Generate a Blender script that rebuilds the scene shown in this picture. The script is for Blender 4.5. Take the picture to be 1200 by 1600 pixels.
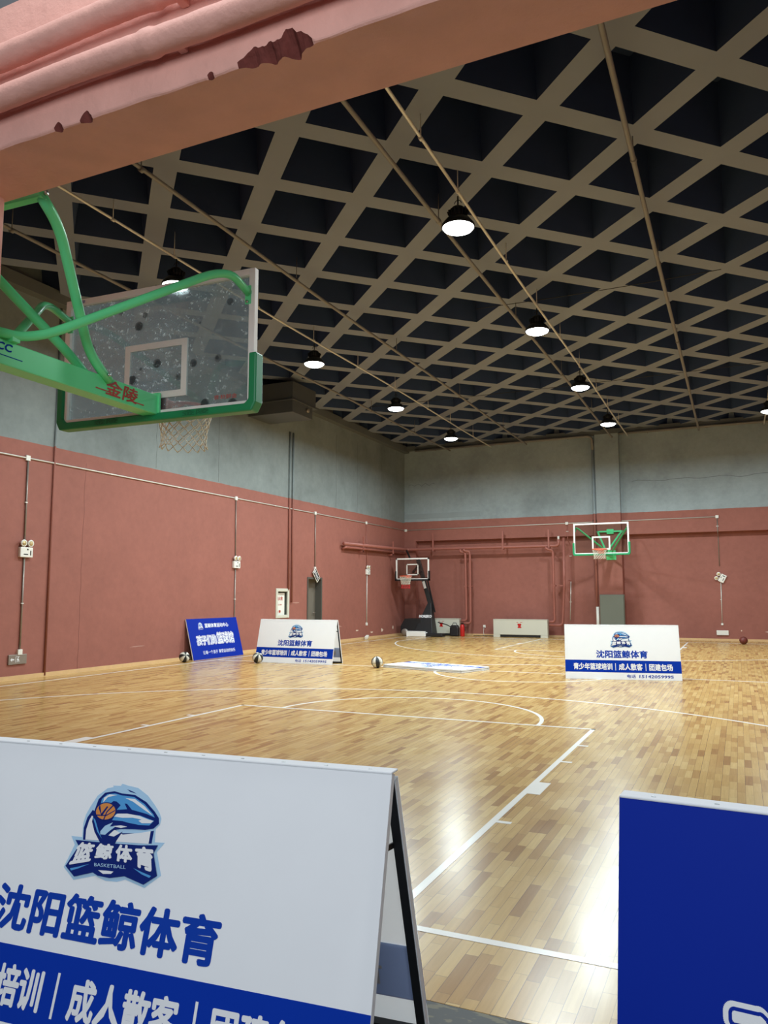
import bpy, bmesh, math, random
from mathutils import Vector, Matrix

random.seed(7)
for o in list(bpy.data.objects):
    bpy.data.objects.remove(o)
scene = bpy.context.scene
COL = scene.collection
PI = math.pi
V = Vector

# ------------------------------------------------------------------ camera
CAM_POS = V((4.0238, -3.5107, 1.5333))
right = V((0.9091949, 0.4163699, -0.0009145))
up = V((0.0458730, -0.0979858, 0.9941300))
fwd = V((-0.4138362, 0.9038998, 0.1081883))
cam_d = bpy.data.cameras.new('camera')
cam = bpy.data.objects.new('camera', cam_d)
COL.objects.link(cam)
cam.matrix_world = Matrix(((right.x, up.x, -fwd.x, CAM_POS.x), (right.y, up.y, -fwd.y, CAM_POS.y),
                           (right.z, up.z, -fwd.z, CAM_POS.z), (0, 0, 0, 1)))
cam_d.sensor_fit = 'VERTICAL'
cam_d.sensor_height = 36.0
cam_d.lens = 36.0 * 1204.07 / 1600.0
cam_d.clip_start = 0.05
cam_d.clip_end = 200
scene.camera = cam

# ------------------------------------------------------------------ light and exposure
scene.view_settings.view_transform = 'Standard'
scene.view_settings.look = 'None'
scene.view_settings.gamma = 1.0
scene.view_settings.use_curve_mapping = False
scene.view_settings.exposure = 0.0
LAMP_POWER = 136.0
LAMP_COLOR = (0.86, 0.98, 1.0)
LENS_STRENGTH = 14.0
FOYER_POWER = 215.0
FOYER_LAMP_POWER = 100.0
w = bpy.data.worlds.new('world')
scene.world = w
w.use_nodes = True
w.node_tree.nodes['Background'].inputs[0].default_value = (0.80, 0.90, 1.0, 1)
w.node_tree.nodes['Background'].inputs[1].default_value = 0.22


def area(name, loc, target, size, power, color):
    l = bpy.data.lights.new(name, 'AREA')
    l.shape = 'RECTANGLE'
    l.size, l.size_y = size
    l.energy = power
    l.color = color
    o = bpy.data.objects.new(name, l)
    COL.objects.link(o)
    o.location = loc
    o.rotation_euler = (V(target) - V(loc)).to_track_quat('-Z', 'Y').to_euler()
    return o


# daylight from the entrance hall behind the photographer
area('entrance_daylight', (4.4, -6.6, 3.9), (1.2, 0.0, 3.1), (4.6, 2.8), FOYER_POWER, (0.90, 0.95, 1.0))
# ceiling light of the entrance hall, above and in front of the beam
area('entrance_ceiling_light', (1.8, -2.2, 6.8), (1.8, -1.6, 0.0), (3.5, 1.2), FOYER_LAMP_POWER, (0.94, 0.97, 1.0))


# ------------------------------------------------------------------ materials
def new_mat(name):
    m = bpy.data.materials.new(name)
    m.use_nodes = True
    nt = m.node_tree
    return m, nt, nt.nodes['Principled BSDF']


def N(nt, t, **kw):
    n = nt.nodes.new(t)
    for k, v in kw.items():
        setattr(n, k, v)
    return n


def L(nt, a, b):
    nt.links.new(a, b)


def srgb(r, g, b):
    f = lambda c: (c / 255 / 12.92) if c / 255 <= 0.04045 else ((c / 255 + 0.055) / 1.055) ** 2.4
    return (f(r), f(g), f(b), 1)


def simple(name, col, rough=0.5, metal=0.0, var=0.06, scale=8.0, spec=0.5, bump=0.0):
    """painted / moulded surface: one colour with slight noise in colour and gloss"""
    m, nt, b = new_mat(name)
    tc = N(nt, 'ShaderNodeTexCoord')
    no = N(nt, 'ShaderNodeTexNoise')
    no.inputs['Scale'].default_value = scale
    no.inputs['Detail'].default_value = 4
    L(nt, tc.outputs['Object'], no.inputs['Vector'])
    mx = N(nt, 'ShaderNodeMix', data_type='RGBA')
    mx.inputs[6].default_value = tuple(c * (1 - var) for c in col[:3]) + (1,)
    mx.inputs[7].default_value = tuple(min(1, c * (1 + var)) for c in col[:3]) + (1,)
    L(nt, no.outputs[0], mx.inputs[0])
    L(nt, mx.outputs[2], b.inputs['Base Color'])
    b.inputs['Roughness'].default_value = rough
    b.inputs['Metallic'].default_value = metal
    b.inputs['Specular IOR Level'].default_value = spec
    if bump:
        bp = N(nt, 'ShaderNodeBump')
        bp.inputs['Strength'].default_value = bump
        bp.inputs['Distance'].default_value = 0.01
        L(nt, no.outputs[0], bp.inputs['Height'])
        L(nt, bp.outputs[0], b.inputs['Normal'])
    return m


def ramp(nt, fac, stops):
    r = N(nt, 'ShaderNodeValToRGB')
    e = r.color_ramp.elements
    while len(e) < len(stops):
        e.new(0.5)
    for el, (p, c) in zip(e, stops):
        el.position = p
        el.color = c
    L(nt, fac, r.inputs[0])
    return r.outputs[0]


def math_node(nt, op, a, b=None, clamp=False):
    n = N(nt, 'ShaderNodeMath', operation=op)
    n.use_clamp = clamp
    for i, v in enumerate((a, b)):
        if v is None:
            continue
        if isinstance(v, (int, float)):
            n.inputs[i].default_value = v
        else:
            L(nt, v, n.inputs[i])
    return n.outputs[0]


def noise(nt, vec, scale, detail=5, rough=0.55):
    n = N(nt, 'ShaderNodeTexNoise')
    n.inputs['Scale'].default_value = scale
    n.inputs['Detail'].default_value = detail
    n.inputs['Roughness'].default_value = rough
    L(nt, vec, n.inputs['Vector'])
    return n.outputs[0]


RED = srgb(152, 96, 85)
GREY = srgb(146, 158, 162)


def wall_paint(name, split=4.47, red=RED, grey=GREY):
    """two-tone paint on rough plaster: red up to the paint line, grey above"""
    m, nt, b = new_mat(name)
    tc = N(nt, 'ShaderNodeTexCoord')
    ob = tc.outputs['Object']
    sp = N(nt, 'ShaderNodeSeparateXYZ')
    L(nt, ob, sp.inputs[0])
    edge = noise(nt, ob, 2.2, 3)
    h = math_node(nt, 'ADD', sp.outputs[2], math_node(nt, 'MULTIPLY', math_node(nt, 'SUBTRACT', edge, 0.5), 0.03))
    fac = math_node(nt, 'GREATER_THAN', h, split)
    mott = noise(nt, ob, 0.55, 7, 0.62)
    fine = noise(nt, ob, 7.0, 6, 0.6)
    redc = ramp(nt, mott, [(0.3, tuple(c * 0.90 for c in red[:3]) + (1,)), (0.7, tuple(c * 1.08 for c in red[:3]) + (1,))])
    greyc = ramp(nt, mott, [(0.28, tuple(c * 0.72 for c in grey[:3]) + (1,)), (0.5, grey),
                            (0.72, tuple(c * 1.2 for c in grey[:3]) + (1,))])
    mx = N(nt, 'ShaderNodeMix', data_type='RGBA')
    L(nt, fac, mx.inputs[0])
    L(nt, redc, mx.inputs[6])
    L(nt, greyc, mx.inputs[7])
    m2 = N(nt, 'ShaderNodeMix', data_type='RGBA', blend_type='MULTIPLY')
    m2.inputs[0].default_value = 1
    L(nt, mx.outputs[2], m2.inputs[6])
    L(nt, ramp(nt, fine, [(0.3, (0.93, 0.93, 0.93, 1)), (0.7, (1.05, 1.05, 1.05, 1))]), m2.inputs[7])
    L(nt, m2.outputs[2], b.inputs['Base Color'])
    b.inputs['Roughness'].default_value = 0.72
    b.inputs['Specular IOR Level'].default_value = 0.35
    bp = N(nt, 'ShaderNodeBump')
    bp.inputs['Strength'].default_value = 0.35
    bp.inputs['Distance'].default_value = 0.02
    L(nt, math_node(nt, 'ADD', mott, math_node(nt, 'MULTIPLY', fine, 0.25)), bp.inputs['Height'])
    L(nt, bp.outputs[0], b.inputs['Normal'])
    return m


def wood_floor():
    """glossy maple strip floor: strips run down the court, each cut into short blocks of varied tone"""
    m, nt, b = new_mat('maple_strip_floor')
    tc = N(nt, 'ShaderNodeTexCoord')
    sp = N(nt, 'ShaderNodeSeparateXYZ')
    L(nt, tc.outputs['Object'], sp.inputs[0])
    xs = math_node(nt, 'DIVIDE', sp.outputs[0], 0.0588)
    row = math_node(nt, 'FLOOR', xs)
    wn = N(nt, 'ShaderNodeTexWhiteNoise', noise_dimensions='1D')
    L(nt, row, wn.inputs['W'])
    ys = math_node(nt, 'ADD', math_node(nt, 'DIVIDE', sp.outputs[1], math_node(nt, 'ADD', 0.26, math_node(nt, 'MULTIPLY', wn.outputs[0], 0.22))), math_node(nt, 'MULTIPLY', wn.outputs[0], 9.0))
    blk = math_node(nt, 'FLOOR', ys)
    cb = N(nt, 'ShaderNodeCombineXYZ')
    L(nt, row, cb.inputs[0])
    L(nt, blk, cb.inputs[1])
    w2 = N(nt, 'ShaderNodeTexWhiteNoise', noise_dimensions='2D')
    L(nt, cb.outputs[0], w2.inputs['Vector'])
    base = ramp(nt, w2.outputs[0], [(0.0, srgb(156, 116, 67)), (0.12, srgb(176, 138, 82)), (0.5, srgb(195, 161, 99)),
                                    (0.85, srgb(199, 166, 106)), (1.0, srgb(208, 178, 118))])
    # grain along the strip
    mp = N(nt, 'ShaderNodeMapping')
    mp.inputs['Scale'].default_value = (60, 3.0, 1)
    L(nt, tc.outputs['Object'], mp.inputs['Vector'])
    wv = N(nt, 'ShaderNodeVectorMath', operation='ADD')
    L(nt, mp.outputs[0], wv.inputs[0])
    sc = N(nt, 'ShaderNodeVectorMath', operation='SCALE')
    sc.inputs['Scale'].default_value = 70.0
    L(nt, w2.outputs[1], sc.inputs[0])
    L(nt, sc.outputs[0], wv.inputs[1])
    gr = noise(nt, wv.outputs[0], 1.0, 5, 0.6)
    m2 = N(nt, 'ShaderNodeMix', data_type='RGBA', blend_type='MULTIPLY')
    m2.inputs[0].default_value = 1
    L(nt, base, m2.inputs[6])
    L(nt, ramp(nt, gr, [(0.3, (0.88, 0.86, 0.83, 1)), (0.65, (1.04, 1.04, 1.04, 1))]), m2.inputs[7])
    # seams
    fx = math_node(nt, 'FRACT', xs)
    sx = math_node(nt, 'MULTIPLY', math_node(nt, 'LESS_THAN', fx, 0.055), math_node(nt, 'ADD', 0.45, math_node(nt, 'MULTIPLY', wn.outputs[0], 0.75)), True)
    fy = math_node(nt, 'FRACT', ys)
    sy = math_node(nt, 'LESS_THAN', fy, 0.006)
    seam = math_node(nt, 'MAXIMUM', sx, sy)
    m3 = N(nt, 'ShaderNodeMix', data_type='RGBA')
    L(nt, math_node(nt, 'MULTIPLY', seam, 0.9), m3.inputs[0])
    L(nt, m2.outputs[2], m3.inputs[6])
    m3.inputs[7].default_value = srgb(105, 75, 45)
    L(nt, m3.outputs[2], b.inputs['Base Color'])
    rn = noise(nt, tc.outputs['Object'], 1.3, 4)
    L(nt, ramp(nt, rn, [(0.3, (0.21, 0.21, 0.21, 1)), (0.7, (0.27, 0.27, 0.27, 1))]), b.inputs['Roughness'])
    b.inputs['Specular IOR Level'].default_value = 0.36
    bp = N(nt, 'ShaderNodeBump')
    bp.inputs['Strength'].default_value = 0.06
    bp.inputs['Distance'].default_value = 0.004
    L(nt, math_node(nt, 'SUBTRACT', noise(nt, cb.outputs[0], 3.7, 1), seam), bp.inputs['Height'])
    L(nt, bp.outputs[0], b.inputs['Normal'])
    return m


def dirty_glass():
    """glass backboard with dust, smears and round ball marks"""
    m, nt, b = new_mat('smeared_glass')
    out = nt.nodes['Material Output']
    nt.nodes.remove(b)
    tc = N(nt, 'ShaderNodeTexCoord')
    ob = tc.outputs['Object']
    tr = N(nt, 'ShaderNodeBsdfTransparent')
    tr.inputs[0].default_value = (0.72, 0.77, 0.78, 1)
    gl = N(nt, 'ShaderNodeBsdfGlossy')
    gl.inputs['Roughness'].default_value = 0.02
    fr = N(nt, 'ShaderNodeFresnel')
    fr.inputs[0].default_value = 1.5
    mx = N(nt, 'ShaderNodeMixShader')
    L(nt, math_node(nt, 'MULTIPLY', fr.outputs[0], 0.6), mx.inputs[0])
    L(nt, tr.outputs[0], mx.inputs[1])
    L(nt, gl.outputs[0], mx.inputs[2])
    # dirt
    big = noise(nt, ob, 2.0, 5, 0.6)
    mp = N(nt, 'ShaderNodeMapping')
    mp.inputs['Scale'].default_value = (5, 5, 16)
    mp.inputs['Rotation'].default_value = (0.0, 0.7, 0.0)
    L(nt, ob, mp.inputs['Vector'])
    smear = noise(nt, mp.outputs[0], 1.0, 6, 0.65)
    vo = N(nt, 'ShaderNodeTexVoronoi')
    vo.inputs['Scale'].default_value = 16.0
    L(nt, ob, vo.inputs['Vector'])
    spk = noise(nt, ob, 34.0, 3, 0.6)
    specks = ramp(nt, spk, [(0.60, (0, 0, 0, 1)), (0.68, (1, 1, 1, 1))])
    dust = math_node(nt, 'MULTIPLY', ramp(nt, big, [(0.35, (0.02, 0.02, 0.02, 1)), (0.75, (1, 1, 1, 1))]),
                     ramp(nt, smear, [(0.35, (0.15, 0.15, 0.15, 1)), (0.75, (1, 1, 1, 1))]))
    fac = math_node(nt, 'ADD', math_node(nt, 'ADD', 0.20, math_node(nt, 'MULTIPLY', dust, 0.42)), math_node(nt, 'MULTIPLY', math_node(nt, 'MULTIPLY', specks, ramp(nt, big, [(0.40, (0, 0, 0, 1)), (0.62, (1, 1, 1, 1))])), 0.55), True)
    df = N(nt, 'ShaderNodeBsdfTranslucent')
    L(nt, ramp(nt, specks, [(0.0, (0.34, 0.40, 0.44, 1)), (1.0, (0.9, 0.95, 0.98, 1))]), df.inputs[0])
    d2 = N(nt, 'ShaderNodeBsdfDiffuse')
    d2.inputs[0].default_value = (0.26, 0.36, 0.40, 1)
    dd = N(nt, 'ShaderNodeMixShader')
    dd.inputs[0].default_value = 0.35
    L(nt, df.outputs[0], dd.inputs[1])
    L(nt, d2.outputs[0], dd.inputs[2])
    m2 = N(nt, 'ShaderNodeMixShader')
    L(nt, fac, m2.inputs[0])
    L(nt, mx.outputs[0], m2.inputs[1])
    L(nt, dd.outputs[0], m2.inputs[2])
    # grey round marks left by balls
    vd = N(nt, 'ShaderNodeTexVoronoi')
    vd.inputs['Scale'].default_value = 4.6
    L(nt, ob, vd.inputs['Vector'])
    mk = math_node(nt, 'MULTIPLY', math_node(nt, 'LESS_THAN', vd.outputs['Distance'], 0.17), 0.55)
    dk = N(nt, 'ShaderNodeBsdfDiffuse')
    dk.inputs[0].default_value = (0.02, 0.022, 0.025, 1)
    m4 = N(nt, 'ShaderNodeMixShader')
    L(nt, mk, m4.inputs[0])
    L(nt, m2.outputs[0], m4.inputs[1])
    L(nt, dk.outputs[0], m4.inputs[2])
    L(nt, m4.outputs[0], out.inputs[0])
    return m


def clear_glass():
    m, nt, b = new_mat('clear_glass')
    out = nt.nodes['Material Output']
    nt.nodes.remove(b)
    tr = N(nt, 'ShaderNodeBsdfTransparent')
    tr.inputs[0].default_value = (0.84, 0.88, 0.87, 1)
    gl = N(nt, 'ShaderNodeBsdfGlossy')
    gl.inputs['Roughness'].default_value = 0.03
    fr = N(nt, 'ShaderNodeFresnel')
    mx = N(nt, 'ShaderNodeMixShader')
    L(nt, fr.outputs[0], mx.inputs[0])
    L(nt, tr.outputs[0], mx.inputs[1])
    L(nt, gl.outputs[0], mx.inputs[2])
    L(nt, mx.outputs[0], out.inputs[0])
    return m


def emission(name, col, s):
    m, nt, b = new_mat(name)
    b.inputs['Base Color'].default_value = (0.8, 0.8, 0.8, 1)
    b.inputs['Emission Color'].default_value = col
    b.inputs['Emission Strength'].default_value = s
    return m


def beam_paint():
    m = simple('beam_paint', srgb(229, 172, 158), 0.62, 0, 0.17, 4.0, 0.4, 0.0)
    nt = m.node_tree
    b = nt.nodes['Principled BSDF']
    tc = N(nt, 'ShaderNodeTexCoord')
    n1 = noise(nt, tc.outputs['Object'], 9.0, 7, 0.62)
    n2 = noise(nt, tc.outputs['Object'], 2.2, 4, 0.6)
    bp = N(nt, 'ShaderNodeBump')
    bp.inputs['Strength'].default_value = 0.5
    bp.inputs['Distance'].default_value = 0.02
    L(nt, math_node(nt, 'ADD', n1, n2), bp.inputs['Height'])
    L(nt, bp.outputs[0], b.inputs['Normal'])
    return m


def mat_foyer():
    """dark underlay with pale worn printing-like blotches"""
    m, nt, b = new_mat('dark_underlay')
    tc = N(nt, 'ShaderNodeTexCoord')
    mp = N(nt, 'ShaderNodeMapping')
    mp.inputs['Scale'].default_value = (9, 22, 1)
    mp.inputs['Rotation'].default_value = (0, 0, 0.5)
    L(nt, tc.outputs['Object'], mp.inputs['Vector'])
    n = noise(nt, mp.outputs[0], 1.6, 2, 0.4)
    L(nt, ramp(nt, n, [(0.55, srgb(34, 36, 38)), (0.60, srgb(92, 86, 62))]), b.inputs['Base Color'])
    b.inputs['Roughness'].default_value = 0.55
    return m


def ball_mat(name, a, b_, stripes=8, phase=0.0):
    m, nt, b = new_mat(name)
    tc = N(nt, 'ShaderNodeTexCoord')
    sp = N(nt, 'ShaderNodeSeparateXYZ')
    L(nt, tc.outputs['Object'], sp.inputs[0])
    an = math_node(nt, 'ARCTAN2', sp.outputs[1], sp.outputs[0])
    t = math_node(nt, 'FRACT', math_node(nt, 'ADD', math_node(nt, 'MULTIPLY', an, stripes / 2 / (2 * PI)), 2 + phase))
    f = math_node(nt, 'GREATER_THAN', t, 0.5)
    mx = N(nt, 'ShaderNodeMix', data_type='RGBA')
    L(nt, f, mx.inputs[0])
    mx.inputs[6].default_value = a
    mx.inputs[7].default_value = b_
    L(nt, mx.outputs[2], b.inputs['Base Color'])
    b.inputs['Roughness'].default_value = 0.5
    vo = N(nt, 'ShaderNodeTexVoronoi')
    vo.inputs['Scale'].default_value = 180
    L(nt, tc.outputs['Object'], vo.inputs['Vector'])
    bp = N(nt, 'ShaderNodeBump')
    bp.inputs['Strength'].default_value = 0.2
    bp.inputs['Distance'].default_value = 0.002
    L(nt, vo.outputs['Distance'], bp.inputs['Height'])
    L(nt, bp.outputs[0], b.inputs['Normal'])
    return m


M = dict(
    wall=wall_paint('two_tone_wall_paint', 4.47, RED, srgb(127, 136, 136)),
    far=wall_paint('two_tone_far_wall_paint', 4.50, RED, srgb(150, 163, 168)),
    redpaint=simple('red_wall_paint', RED, 0.65, 0, 0.08, 3.0, 0.35, 0.2),
    redpipe=simple('red_pipe_paint', srgb(158, 96, 85), 0.5, 0, 0.10, 5.0),
    greywall=simple('grey_wall_paint', GREY, 0.7, 0, 0.15, 1.5, 0.3),
    beam=beam_paint(),
    chip=simple('broken_concrete', srgb(112, 58, 52), 0.9, 0, 0.35, 25, 0.2, 0.8),
    rib=simple('ceiling_rib_paint', srgb(124, 131, 144), 0.75, 0, 0.10, 1.2, 0.3, 0.2),
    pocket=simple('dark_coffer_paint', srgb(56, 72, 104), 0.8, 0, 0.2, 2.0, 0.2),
    floor=wood_floor(),
    line=simple('white_court_paint', srgb(236, 235, 230), 0.25, 0, 0.03, 4),
    foyer=mat_foyer(),
    basewood=simple('pale_wood_skirting', srgb(216, 180, 132), 0.4, 0, 0.12, 9),
    green=simple('green_enamel', srgb(102, 230, 158), 0.28, 0, 0.05, 3),
    padding=simple('green_padding', srgb(22, 140, 88), 0.4, 0, 0.06, 4),
    paddark=simple('green_padding_emboss', srgb(16, 108, 68), 0.45, 0, 0.05, 4),
    alu=simple('white_board_frame', srgb(242, 243, 240), 0.35, 0, 0.03, 6),
    whitepaint=simple('white_glass_paint', srgb(226, 226, 220), 0.5, 0, 0.04, 12),
    dglass=dirty_glass(), cglass=clear_glass(),
    orange=simple('orange_rim_paint', srgb(228, 96, 62), 0.4, 0, 0.06, 8),
    net=simple('white_net_cord', srgb(226, 222, 205), 0.8, 0, 0.06, 30),
    rednet=simple('red_net_cord', srgb(196, 50, 52), 0.8, 0, 0.06, 30),
    redink=simple('red_lettering', srgb(176, 44, 30), 0.4, 0, 0.04, 10),
    bolt=simple('steel_bolt', srgb(190, 195, 195), 0.3, 0.9, 0.05, 20),
    canvas=simple('white_banner_canvas', srgb(243, 246, 250), 0.75, 0, 0.02, 5, 0.15),
    canvasback=simple('banner_canvas_reverse', srgb(206, 202, 206), 0.7, 0, 0.03, 5, 0.3),
    bandback=simple('blue_print_reverse', srgb(176, 196, 236), 0.7, 0, 0.03, 5, 0.3),
    blue=simple('blue_banner_print', srgb(14, 58, 176), 0.8, 0, 0.03, 5, 0.06),
    bluepanel=simple('royal_blue_banner', srgb(4, 40, 152), 0.55, 0, 0.03, 5, 0.12),
    bluetext=simple('blue_lettering', srgb(20, 62, 166), 0.8, 0, 0.03, 5, 0.06),
    whiteprint=simple('white_print', srgb(232, 234, 238), 0.55, 0, 0.02, 5, 0.3),
    navy=simple('navy_print', srgb(22, 40, 112), 0.8, 0, 0.03, 5, 0.06),
    sky=simple('light_blue_print', srgb(170, 206, 234), 0.5, 0, 0.03, 5, 0.3),
    azure=simple('azure_print', srgb(80, 154, 214), 0.5, 0, 0.03, 5, 0.3),
    ballprint=simple('orange_print', srgb(214, 138, 72), 0.5, 0, 0.03, 5, 0.3),
    framemetal=simple('dark_steel_tube', srgb(44, 46, 50), 0.45, 0.5, 0.15, 15),
    black=simple('black_vinyl', srgb(28, 31, 34), 0.45, 0, 0.12, 6),
    blackmetal=simple('black_powder_coat', srgb(30, 31, 33), 0.4, 0.3, 0.1, 8),
    lamphouse=simple('lamp_housing', srgb(36, 40, 44), 0.45, 0.4, 0.1, 10),
    lens=emission('lamp_lens', (0.95, 1.0, 0.98, 1), LENS_STRENGTH),
    conduit=simple('pale_steel_conduit', srgb(212, 210, 202), 0.4, 0.2, 0.1, 4),
    pipe=simple('grey_ceiling_pipe', srgb(124, 122, 120), 0.55, 0.1, 0.12, 4),
    plastic=simple('white_plastic', srgb(232, 231, 224), 0.4, 0, 0.03, 10),
    amber=simple('lamp_reflector', srgb(200, 178, 130), 0.3, 0.3, 0.1, 20),
    steel=simple('brushed_steel', srgb(150, 142, 134), 0.4, 0.5, 0.1, 10),
    cream=simple('cream_radiator_enamel', srgb(206, 206, 192), 0.45, 0, 0.03, 4),
    greypanel=simple('grey_green_panel', srgb(112, 118, 108), 0.6, 0, 0.05, 4),
    doormat=simple('grey_door_paint', srgb(112, 106, 96), 0.5, 0, 0.06, 4),
    doorframe=simple('dark_door_frame', srgb(84, 82, 76), 0.5, 0, 0.06, 4),
    cable=simple('black_cable', srgb(24, 24, 26), 0.6, 0, 0.05, 8),
    extred=simple('red_extinguisher', srgb(190, 34, 32), 0.3, 0, 0.04, 8),
    plaster=simple('bare_plaster', srgb(222, 200, 184), 0.8, 0, 0.08, 12),
    duct=simple('galvanised_duct', srgb(84, 87, 88), 0.55, 0.2, 0.15, 3),
    scuff=simple('pale_scuff', srgb(176, 132, 120), 0.8, 0, 0.08, 12),
    darkseam=simple('dark_wall_joint', srgb(132, 84, 76), 0.8, 0, 0.1, 5),
    greyseam=simple('grey_wall_joint', srgb(82, 86, 86), 0.8, 0, 0.1, 5),
    ball_bw=ball_mat('black_white_leather', srgb(34, 38, 40), srgb(224, 222, 208), 8, 0.1),
    ball_br=ball_mat('brown_leather', srgb(104, 44, 38), srgb(110, 47, 40), 2),
    seam=simple('ball_seam', srgb(20, 20, 20), 0.6, 0, 0.02, 5),
    trim=simple('edge_beam_paint', srgb(98, 102, 102), 0.7, 0, 0.12, 2.0, 0.3),
    grout=simple('grey_foyer_wall', srgb(96, 98, 102), 0.8, 0, 0.1, 2),
)


# ------------------------------------------------------------------ mesh building
class MB:
    def __init__(self):
        self.v, self.f, self.m, self.s = [], [], [], []

    def add(self, verts, faces, mi=0, smooth=False, mat=None):
        o = len(self.v)
        for p in verts:
            p = V(p)
            self.v.append(mat @ p if mat else p)
        for f in faces:
            self.f.append([i + o for i in f])
            self.m.append(mi)
            self.s.append(smooth)
        return self

    def box(self, c, s, mi=0, mat=None):
        x, y, z = (k / 2 for k in s)
        vs = [V(c) + V((a * x, b * y, d * z)) for a in (-1, 1) for b in (-1, 1) for d in (-1, 1)]
        return self.add(vs, [(0, 1, 3, 2), (4, 6, 7, 5), (0, 4, 5, 1), (2, 3, 7, 6), (0, 2, 6, 4), (1, 5, 7, 3)], mi, False, mat)

    def span(self, lo, hi, mi=0, mat=None):
        lo, hi = V(lo), V(hi)
        return self.box((lo + hi) / 2, hi - lo, mi, mat)

    def bar(self, p0, p1, w, h, mi=0, w1=None, h1=None, upv=(0, 0, 1)):
        p0, p1 = V(p0), V(p1)
        d = (p1 - p0).normalized()
        sd = d.cross(V(upv))
        if sd.length < 1e-4:
            sd = d.cross(V((1, 0, 0)))
        sd.normalize()
        u = sd.cross(d)
        vs = []
        for p, ww, hh in ((p0, w, h), (p1, w1 or w, h1 or h)):
            for a, b in ((-1, -1), (1, -1), (1, 1), (-1, 1)):
                vs.append(p + sd * a * ww / 2 + u * b * hh / 2)
        return self.add(vs, [(3, 2, 1, 0), (4, 5, 6, 7), (0, 1, 5, 4), (1, 2, 6, 5), (2, 3, 7, 6), (3, 0, 4, 7)], mi)

    def tube(self, pts, r, n=10, mi=0, closed=False, smooth=True, flat=1.0):
        pts = [V(p) for p in pts]
        k = len(pts)
        rr = r if isinstance(r, (list, tuple)) else [r] * k
        rings = []
        prev = None
        for i, p in enumerate(pts):
            if closed:
                t = (pts[(i + 1) % k] - pts[i - 1]).normalized()
            else:
                t = (pts[min(i + 1, k - 1)] - pts[max(i - 1, 0)]).normalized()
            if prev is None:
                a = V((0, 0, 1)) if abs(t.z) < 0.9 else V((1, 0, 0))
                u = (a - t * a.dot(t)).normalized()
            else:
                u = (prev - t * prev.dot(t)).normalized()
            prev = u
            b = t.cross(u)
            rings.append([p + (u * math.cos(2 * PI * j / n) + b * math.sin(2 * PI * j / n) * flat) * rr[i] for j in range(n)])
        vs = [q for rg in rings for q in rg]
        fs = []
        for i in range(k if closed else k - 1):
            a, b = i * n, ((i + 1) % k) * n
            for j in range(n):
                fs.append((a + j, a + (j + 1) % n, b + (j + 1) % n, b + j))
        if not closed:
            fs.append(tuple(range(n - 1, -1, -1)))
            fs.append(tuple((k - 1) * n + j for j in range(n)))
        return self.add(vs, fs, mi, smooth)

    def lathe(self, prof, c=(0, 0, 0), n=24, mi=0, mat=None, smooth=True):
        """prof: (radius, z) list turned about the z axis through c"""
        vs, fs = [], []
        for r, z in prof:
            for j in range(n):
                a = 2 * PI * j / n
                vs.append(V(c) + V((r * math.cos(a), r * math.sin(a), z)))
        for i in range(len(prof) - 1):
            for j in range(n):
                fs.append((i * n + j, i * n + (j + 1) % n, (i + 1) * n + (j + 1) % n, (i + 1) * n + j))
        fs.append(tuple(range(n - 1, -1, -1)))
        fs.append(tuple((len(prof) - 1) * n + j for j in range(n)))
        return self.add(vs, fs, mi, smooth, mat)

    def poly(self, pts, z=0.0, mi=0, mat=None):
        return self.add([(x, y, z) for x, y in pts], [tuple(range(len(pts)))], mi, False, mat)

    def prism(self, pts, axis, a, b, mi=0):
        """outline in the other two axes extruded along axis from a to b"""
        def mk(t, p):
            return {'x': (t, p[0], p[1]), 'y': (p[0], t, p[1]), 'z': (p[0], p[1], t)}[axis]
        n = len(pts)
        vs = [mk(a, p) for p in pts] + [mk(b, p) for p in pts]
        fs = [tuple(range(n))[::-1], tuple(range(n, 2 * n))] + [(i, (i + 1) % n, n + (i + 1) % n, n + i) for i in range(n)]
        return self.add(vs, fs, mi)

    def mesh(self, name, mats):
        me = bpy.data.meshes.new(name)
        me.from_pydata([tuple(p) for p in self.v], [], self.f)
        for m in mats:
            me.materials.append(m)
        me.polygons.foreach_set('material_index', self.m)
        me.polygons.foreach_set('use_smooth', self.s)
        bm = bmesh.new()
        bm.from_mesh(me)
        bmesh.ops.recalc_face_normals(bm, faces=bm.faces)
        bm.to_mesh(me)
        bm.free()
        me.update()
        return me

    def build(self, name, mats, parent=None, bevel=0.0, recalc=True):
        mats = mats if isinstance(mats, (list, tuple)) else [mats]
        o = bpy.data.objects.new(name, self.mesh(name, mats))
        COL.objects.link(o)
        if parent:
            o.parent = parent
        if bevel:
            b = o.modifiers.new('bevel', 'BEVEL')
            b.width = bevel
            b.segments = 2
            b.limit_method = 'ANGLE'
        return o


def empty(name, loc=(0, 0, 0), rz=0.0):
    o = bpy.data.objects.new(name, None)
    COL.objects.link(o)
    o.location = loc
    o.rotation_euler = (0, 0, rz)
    return o


def tag(o, label, cat, group=None):
    o['label'] = label
    o['category'] = cat
    if group:
        o['group'] = group
    return o


def struct(o):
    o['kind'] = 'structure'
    return o


def copy_tree(o, parent=None):
    c = o.copy()
    COL.objects.link(c)
    c.parent = parent
    for ch in list(o.children):
        copy_tree(ch, c)
    return c


def fillet(pts, r, n=6):
    """round the corners of a polyline"""
    pts = [V(p) for p in pts]
    out = [pts[0]]
    for i in range(1, len(pts) - 1):
        a, b, c = pts[i - 1], pts[i], pts[i + 1]
        d0 = min(r, (a - b).length * 0.45)
        d1 = min(r, (c - b).length * 0.45)
        p0 = b + (a - b).normalized() * d0
        p1 = b + (c - b).normalized() * d1
        for k in range(n + 1):
            t = k / n
            out.append(p0 * (1 - t) ** 2 + b * 2 * t * (1 - t) + p1 * t * t)
    out.append(pts[-1])
    return out


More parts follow.
